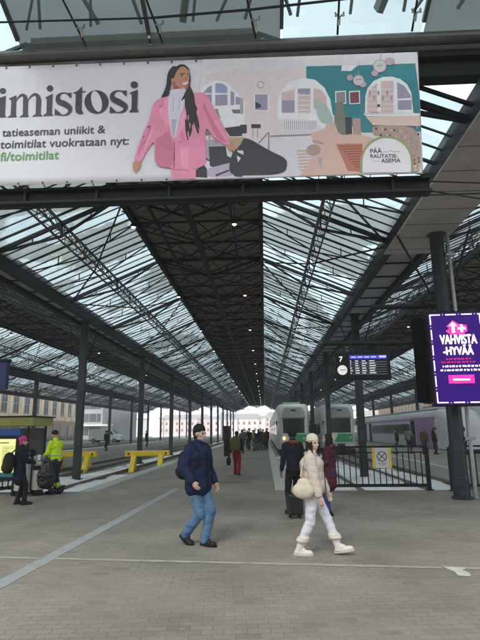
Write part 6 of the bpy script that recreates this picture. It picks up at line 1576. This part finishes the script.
navy=cloth('navy',(.010,.017,.050)); jeans=cloth('jeans',(.085,.16,.27),.85,.3); blackc=cloth('black',(.012,.012,.014)); cream=cloth('cream',(.56,.46,.39),.6,.06); whitec=cloth('white',(.62,.61,.66),.8,.06)
# 1. man in navy coat, walking to the right, looking at the camera side
HD=R(-122)
p,J=person('man in dark navy coat, black beanie and blue jeans walking with a backpack',-1.06,8.1,HD,1.79,
  feet=[(-.02,.10,0,0),(.06,-.22,.06,28)],hands=[(-.27,.12,.93),(.28,.12,.98)],coat=navy,coat_len=.73,coat_r=1.30,trousers=jeans,trouser_r=1.16,trdisp=folds(.008,9,15,2),
  shoes=cloth('dark_boot',(.014,.014,.015),.5),hat=blackc,hair=cloth('dark_hair',(.03,.022,.018)),hairlen='short',skin=SKIN,headturn=R(2),hood=True,vox=.009,bob=.03,collar=cloth('navy_collar',(.016,.024,.06)))
s=J['s']
pack('backpack','black backpack on the back of the man in navy','backpack',(-1.06,8.1,0),HD,
  [cap((-.0,-.25,1.30),(0,-.26,1.04),.125,.15,1.15,.72),ell_((0,-.29,1.08),(.13,.10,.14))],blackc,
  straps=[([(-.11,-.17,1.44),(-.13,-.02,1.50),(-.13,.135,1.40),(-.15,.155,1.22),(-.20,.02,1.05)],.05,.02),([(.11,-.17,1.44),(.13,-.02,1.50),(.13,.135,1.40),(.15,.155,1.22),(.20,.02,1.05)],.05,.02)],
  extra=[('pocket',[ell_((0,-.37,1.06),(.11,.04,.09))],blackc)])
# 2. woman in beige puffer
HW=R(-102)
p,J=person('woman in cream puffer jacket, white trousers, white boots and knitted hat',.66,7.5,HW,1.61,
  feet=[(-.06,.31,.0,-10),(.07,-.24,0,0)],hands=[(-.20,.22,.86),(.24,.12,.90)],coat=cream,coat_len=.88,coat_r=1.33,coatdisp=puffer(.005,.085,1),trousers=whitec,trouser_r=1.10,trdisp=folds(.008,9,14,4),
  shoes=cloth('white_boot',(.66,.60,.54),.6,.05),shoe_h=.12,hat=cloth('cream_hat',(.60,.53,.40)),hair=cloth('black_hair',(.02,.016,.014)),hairlen='mid',skin=SKIN2,headturn=R(-42),scarf=None,vox=.009,bob=.008,collar=cloth('grey_scarf',(.30,.27,.27)))
root_w=p
for i in (0,1):
    d=(J['kn'][i]-J['ank'][i]).normalized(); a=J['ank'][i]+d*.13; blob('boot_cuff',[ell_(a,(.088,.090,.045)),ell_(a+d*.03,(.084,.086,.04))],.007,cloth('fleece',(.62,.55,.47),.95),p,folds(.006,60,60))
root=empty('shoulder_bag',(.66,7.5,0),HW,'soft beige bag hanging at the side of the woman in the puffer','bag')
blob('bag_body',[ell_((.23,-.10,.87),(.075,.155,.115)),ell_((.225,-.09,.96),(.06,.10,.08))],.01,cloth('beige_bag',(.58,.49,.38),.6,.05),root,folds(.005,9,9))
g=MB(); Q=[Vector(q) for q in [(.21,-.14,1.05),(.20,-.08,1.30),(.16,.0,1.40),(.20,.06,1.28),(.22,.04,1.0)]]
for a,b in zip(Q,Q[1:]): g.bar(a,b,.03,.015)
g.build('strap',cloth('beige_bag',(.5,.4,.3)),root)
# 3. man in black, standing, facing away
p,J=person('man in black jacket with curly dark hair standing with his back turned',.58,10.9,R(20),1.71,feet=[(-.10,0,0,0),(.12,.02,0,0)],hands=[(-.25,.10,.86),(.26,.05,.85)],
  coat=cloth('charcoal',(.014,.015,.018)),coat_len=.80,coat_r=.92,trousers=blackc,shoes=cloth('black_shoe',(.015,.015,.015)),hair=cloth('black_hair',(.015,.012,.01)),hairlen='curly',skin=SKIN3,vox=.011,collar=cloth('rust_scarf',(.18,.06,.03)))
# suitcase
def suitcase(label,x,y,rz,m,w=.42,h=.50,d=.24):
    root=empty('suitcase',(x,y,0),rz,label,'suitcase')
    g=MB(); g.box(-w/2,w/2,-d/2,d/2,.06,.06+h); sh=g.build('shell',m,root,bevel=.04)
    g=MB(); 
    for k in range(5): g.box(-w/2+.06+k*(w-.12)/4-.01,-w/2+.06+k*(w-.12)/4+.01,-d/2-.006,-d/2+.003,.12,h)
    g.build('ribs',m,sh)
    for sx in (-1,1):
        for sy in (-1,1):
            g=MB(); g.tube((sx*(w/2-.06)-.015,sy*(d/2-.05),.03),(sx*(w/2-.06)+.015,sy*(d/2-.05),.03),.03,10); g.build('wheel',rubber,root)
    g=MB(); 
    for sx in (-1,1): g.tube((sx*.09,d/2-.03,.06+h),(sx*.09,d/2-.03,.06+h+.34),.008,6)
    g.tube((-.1,d/2-.03,.06+h+.34),(.1,d/2-.03,.06+h+.34),.014,8); g.build('handle',steel,root)
suitcase('black suitcase standing behind the woman in the cream puffer',.56,10.45,R(10),mat('suitcase_black',(.012,.012,.013),.45),.30,.40)
# 4. woman in maroon coat
p,J=person('woman in maroon padded coat with long dark hair facing left',1.32,10.8,R(72),1.60,feet=[(-.09,.0,0,0),(.10,.05,0,0)],hands=[(-.10,.26,1.22),(.22,.20,1.15)],
  coat=cloth('maroon',(.070,.012,.024),.7),coat_len=.52,coat_r=1.05,coatdisp=puffer(.010,.10,2),trouser_r=.86,trousers=cloth('indigo',(.045,.04,.16)),shoes=cloth('dark_shoe',(.015,.012,.018)),hair=cloth('black_hair',(.0,.0,.0)),hairlen='long',skin=SKIN2,vox=.011,hood=True,collar=cloth('fur_trim',(.20,.13,.08)))
pack('shoulder_bag','black bag held in front of the woman in maroon','bag',(1.32,10.8,0),R(72),[ell_((.0,.30,1.06),(.11,.09,.16)),cap((0,.28,1.2),(0,.26,1.02),.07,.09)],blackc)
# 5. person in red trousers with olive rucksack
p,J=person('person in red trousers and dark green jacket walking away down the platform',-1.12,20.2,R(-8),1.66,feet=[(-.10,.16,0,0),(.10,-.14,.02,12)],hands=[(-.28,-.02,.84),(.26,.10,.86)],
  coat=cloth('dark_green',(.03,.036,.028)),coat_len=.84,trousers=cloth('red',(.24,.012,.02)),trouser_r=1.1,shoes=cloth('dark_shoe',(.02,.02,.02)),hair=cloth('dark_hair',(.0,.0,.0)),hairlen='short',skin=SKIN,vox=.014,detail=False)
pack('backpack','olive rucksack on the back of the person in red trousers','backpack',(-1.12,20.2,0),R(-8),[cap((0,-.22,1.36),(0,-.24,1.02),.15,.16,1.2,.7)],cloth('olive',(.10,.095,.03)),vox=.014)
root=empty('handbag',(-1.12,20.2,0),R(-8),'black bag in the left hand of the person in red trousers','bag')
blob('bag_body',[ell_((-.32,-.03,.52),(.09,.15,.17))],.014,blackc,root)
g=MB(); g.tube((-.32,-.10,.66),(-.29,-.02,.82),.012,6); g.tube((-.32,.05,.66),(-.29,-.02,.82),.012,6); g.build('handle',blackc,root)
# 6. pink-hat woman
p,J=person('woman in long dark blue coat and pink knitted hat at the bins',-5.98,12.4,R(-52),1.58,feet=[(-.10,-.02,0,0),(.13,.10,0,0)],hands=[(-.13,.34,1.10),(.20,.33,1.08)],
  coat=cloth('midnight',(.008,.011,.024)),coat_len=.50,coat_r=1.06,trousers=blackc,shoes=cloth('black_shoe',(.0,.0,.0)),hat=cloth('pink_hat',(.52,.06,.20),.9),hatkind='full',skin=SKIN2,vox=.011,headturn=R(-6))
pack('backpack','black rucksack on the back of the woman in the pink hat','backpack',(-5.98,12.4,0),R(-52),[cap((-.02,-.26,1.10),(-.02,-.28,.86),.16,.17,1.1,.8)],cloth('black_bag',(.02,.017,.015)),straps=[([(-.1,-.2,1.2),(-.12,-.02,1.38),(-.12,.15,1.25),(-.18,.05,.95)],.05,.02)],vox=.012)
g=MB()
root=empty('paper_cup',(-5.98,12.4,0),R(-52),'white paper cup in the hands of the woman in the pink hat','cup')
g.lathe([(.028,0),(.038,.11)],14); o=g.build('cup_wall',white_p,root); o.location=(.03*0+.04,.42,1.02)
g=MB(); g.lathe([(.04,.11),(.04,.122),(.03,.128)],14); l_=g.build('cup_lid',mat('cup_lid_white',(.8,.8,.8),.4),root); l_.location=(.04,.42,1.02)
# 7. worker in hi-vis
hv=cloth('hi_vis',(.50,.72,.02),.7,.08)
p,J=person('worker in bright yellow-green jacket bending over the steel bins',-5.92,14.45,R(68),1.72,feet=[(-.11,0,0,0),(.14,-.05,0,0)],hands=[(-.16,.36,1.05),(.20,.40,1.02)],
  coat=hv,coat_len=.86,coat_r=1.12,trousers=cloth('work_trousers',(.03,.032,.04)),trouser_r=1.15,shoes=cloth('black_shoe',(.0,.0,.0)),hat=blackc,skin=SKIN,lean=.16,vox=.011)
for i in (0,1):
    a,b=J['kn'][i],J['ank'][i]; q=a.lerp(b,.55); q2=a.lerp(b,.75); blob('reflective_band',[cap(q,q2,.078,.076)],.01,cloth('band_yellow',(.42,.55,.05)),p)
blob('reflective_band',[ell_(J['tp'](0,0.0,1.10),(.222,.182,.030))],.009,mat('reflective_silver',(.55,.56,.52),.35),p)
pack('bin_bag','big black rubbish bag held by the yellow-jacketed worker','rubbish bag',(-6.0,13.98,0),0,[cap((0,0,.95),(0,0,.55),.10,.24,1,.8),ell_((0,.02,.42),(.24,.18,.24))],mat('bag_film',(.012,.012,.014),.3,0,.1,9,.5,30),disp=folds(.03,12,9))
# cleaning trolley below
root=empty('cleaning_trolley',(-6.25,14.72,0),0,'low black cleaning trolley with small wheels beside the worker','trolley')
g=MB(); g.box(-.55,.45,-.2,.2,.12,.20); g.build('deck',black,root,bevel=.02)
for sx in (-.45,.35):
    for sy in (-.15,.15):
        g=MB(); g.tube((sx,sy-.02,.07),(sx,sy+.02,.07),.07,12); w=g.build('wheel',rubber,root); g=MB(); g.tube((sx,sy-.024,.07),(sx,sy+.024,.07),.03,10); g.build('rim',white_p,w)
g=MB(); g.tube((-.55,-.15,.2),(-.6,-.15,.95),.014,6); g.tube((-.55,.15,.2),(-.6,.15,.95),.014,6); g.tube((-.6,-.15,.95),(-.6,.15,.95),.014,6); g.build('handle',steel,root)
# ---- crowd on the middle platform
random.seed(33)
CR=[(-1.9,35,.1,'grey'),(-1.35,36.5,2.9,'black'),(-.95,34.5,-1.4,'tan'),(-.55,37,1.2,'navy'),(-.15,35.5,3.0,'brown'),(.15,38,.3,'dark red'),(-1.65,41,.2,'beige'),(-1.0,43,3.0,'dark green'),(-.4,45,.1,'black'),(.1,47,2.8,'slate'),(-2.1,48,.2,'black'),(-1.4,52,0,'white'),(-.5,56,3,'navy'),(-2.6,55,.3,'grey')]
CC={'grey':(.12,.12,.12),'black':(.015,.015,.017),'tan':(.30,.22,.14),'navy':(.02,.028,.06),'brown':(.07,.045,.03),'dark red':(.14,.02,.02),'beige':(.38,.31,.23),'dark green':(.03,.05,.035),'slate':(.07,.08,.10),'white':(.55,.55,.55),'purple':(.10,.04,.12)}
ht=['bare-headed','black-hatted','grey-hatted']
extra=['in the front row of the crowd at its left end','near the crowd front facing this way','front and centre of the far crowd, turned sideways','in the middle of the distant crowd','right of centre in the distant crowd','at the right edge of the distant crowd','in the second row of the distant crowd','deep in the distant crowd facing this way','behind the tan coat deep in the crowd','near the platform edge far behind the crowd','far down the platform by the left edge','alone in pale clothes beyond the crowd','farthest on the right down the platform','farthest on the left down the platform']
for i,(x,y,hd,c) in enumerate(CR):
    hh=random.uniform(1.62,1.84); st=random.uniform(-.12,.12); hc=i%3
    person('person in %s coat %s'%(c,extra[i]),x*1.05,y+9,hd,hh,feet=[(-.1,st,0,0),(.11,-st,0,0)],hands=[(-.27,random.uniform(0,.15),.84),(.26,random.uniform(0,.2),random.choice([.84,1.05]))],group='people waiting far down the middle platform',
      coat=cloth(c.replace(' ','_'),CC[c]),coat_len=random.choice([.5,.78,.84]),trousers=cloth('dark_trousers',(.025,.026,.032)) if i%3 else cloth('blue_trousers',(.05,.07,.12)),hair=cloth('brown_hair',(.05,.03,.02)) if hc==0 else None,hairlen='short',hat=None if hc==0 else (blackc if hc==1 else cloth('grey_hat',(.2,.2,.2))),vox=.024,detail=False)
# small backpacks / luggage in the crowd
suitcase('grey suitcase standing in front of the distant crowd',-.72,43.2,R(15),mat('suitcase_grey',(.08,.08,.085),.4),.42,.55)
# ---- people on the right platform and left platform
RP=[(9.1,36,1.2,'black','leftmost on the right-hand platform by the train'),(9.9,36,-.5,'grey','second from the left on the right-hand platform'),(10.8,35.5,2.6,'brown','third from the left before the purple train'),(11.35,35.2,-2.2,'black','in the middle of the group before the purple train'),(11.75,36,1.0,'beige','right of the middle before the purple train'),(12.9,34,0,'white','in white by the open train door'),(13.4,36.5,2,'black','right-hand end of the platform group by the train door')]
for i,(x,y,hd,c,e) in enumerate(RP):
    person('person in %s coat %s'%(c,e),x,y,hd,random.uniform(1.62,1.84),group='people waiting on the right-hand platform',hands=[(-.26,.12,.86),(.2,.25,1.05)] if i%2 else None,
      coat=cloth(c.replace(' ','_'),CC[c]),coat_len=.8,trousers=cloth('dark_trousers',(0,0,0)),hair=cloth('brown_hair',(0,0,0)) if i%2 else cloth('black_hair',(0,0,0)),hairlen='mid' if i%2 else 'short',vox=.022,detail=False)
for i,(x,y,c,e) in enumerate([(-13.3,57,'black','standing alone on the left platform between the columns'),(-14.6,47,'black','behind the nearest left column on the far platform'),(-17.6,56,'black','near the white van on the left platform')]):
    person('person in %s coat %s'%(c,e),x,y,random.uniform(0,6),1.74,group='people on the left-hand platform',coat=cloth(c,CC[c]),coat_len=.7,trousers=blackc,hat=blackc,vox=.024,detail=False)
# ------------------------------------------------------------------ sky, sun, camera
w=bpy.data.worlds.new('World'); sc.world=w; w.use_nodes=True; nt=w.node_tree; N=nt.nodes; L=nt.links
bg=N['Background']; sky=N.new('ShaderNodeTexSky'); sky.sky_type='NISHITA'; sky.sun_disc=False; sky.sun_elevation=R(48); sky.sun_rotation=R(200); sky.air_density=1.4; sky.dust_density=3.0
hs=N.new('ShaderNodeHueSaturation'); hs.inputs['Saturation'].default_value=.35; hs.inputs['Value'].default_value=1.0; L.new(sky.outputs[0],hs.inputs['Color'])
tc=N.new('ShaderNodeTexCoord'); mp=N.new('ShaderNodeMapping'); mp.inputs['Scale'].default_value=(1,1,2.2); L.new(tc.outputs['Generated'],mp.inputs['Vector'])
n=N.new('ShaderNodeTexNoise'); n.inputs['Scale'].default_value=1.7; n.inputs['Detail'].default_value=9; n.inputs['Roughness'].default_value=.6; n.inputs['Distortion'].default_value=.3; L.new(mp.outputs[0],n.inputs['Vector'])
r=N.new('ShaderNodeValToRGB'); r.color_ramp.elements[0].position=.35; r.color_ramp.elements[0].color=(.5,.5,.5,1); r.color_ramp.elements[1].position=.62; r.color_ramp.elements[1].color=(1,1,1,1); L.new(n.outputs['Fac'],r.inputs['Fac'])
mx=N.new('ShaderNodeMixRGB'); mx.inputs[2].default_value=(7.4,8.2,8.8,1); L.new(r.outputs['Color'],mx.inputs['Fac']); L.new(hs.outputs[0],mx.inputs[1])
L.new(mx.outputs[0],bg.inputs['Color']); bg.inputs['Strength'].default_value=.105
sl_=bpy.data.lights.new('sun','SUN'); sl_.energy=1.4; sl_.angle=R(25); sl_.color=(1,.96,.9)
so=bpy.data.objects.new('sun',sl_); COL.objects.link(so); so.rotation_euler=(R(42),0,R(-20)); so.location=(0,0,60)
hm=bpy.data.materials.new('haze'); hm.use_nodes=True; hn=hm.node_tree; hn.nodes.remove(hn.nodes['Principled BSDF'])
pv=hn.nodes.new('ShaderNodeVolumePrincipled'); pv.inputs['Color'].default_value=(.93,.95,1,1); pv.inputs['Density'].default_value=.0009; pv.inputs['Anisotropy'].default_value=.2
hn.links.new(pv.outputs[0],hn.nodes['Material Output'].inputs['Volume'])
g=MB(); g.box(-340,340,-58,420,-2.4,24); hz=g.build('haze',hm); hz['kind']='stuff'; sc.cycles.volume_bounces=1
cam=bpy.data.cameras.new('camera'); co=bpy.data.objects.new('camera',cam); COL.objects.link(co)
yaw,pitch,roll=R(2.66),R(12.45),R(-.6)
f=Vector((-math.sin(yaw)*math.cos(pitch),math.cos(yaw)*math.cos(pitch),math.sin(pitch))); rr=Vector((math.cos(yaw),math.sin(yaw),0)); u=rr.cross(f)
r2=rr*math.cos(roll)+u*math.sin(roll); u2=-rr*math.sin(roll)+u*math.cos(roll)
M=Matrix((r2,u2,-f)).transposed().to_4x4(); M.translation=(0,0,1.69); co.matrix_world=M
cam.sensor_fit='VERTICAL'; cam.sensor_height=36; cam.lens=36*500/640; cam.clip_start=.05; cam.clip_end=3000
sc.camera=co
sc.view_settings.view_transform='Standard'; sc.view_settings.look='None'; sc.view_settings.exposure=1.0; sc.view_settings.gamma=1; sc.view_settings.use_curve_mapping=False
sc.cycles.max_bounces=10; sc.cycles.transparent_max_bounces=16; sc.cycles.diffuse_bounces=4; sc.cycles.glossy_bounces=3; sc.cycles.transmission_bounces=4
sc.cycles.use_denoising=True
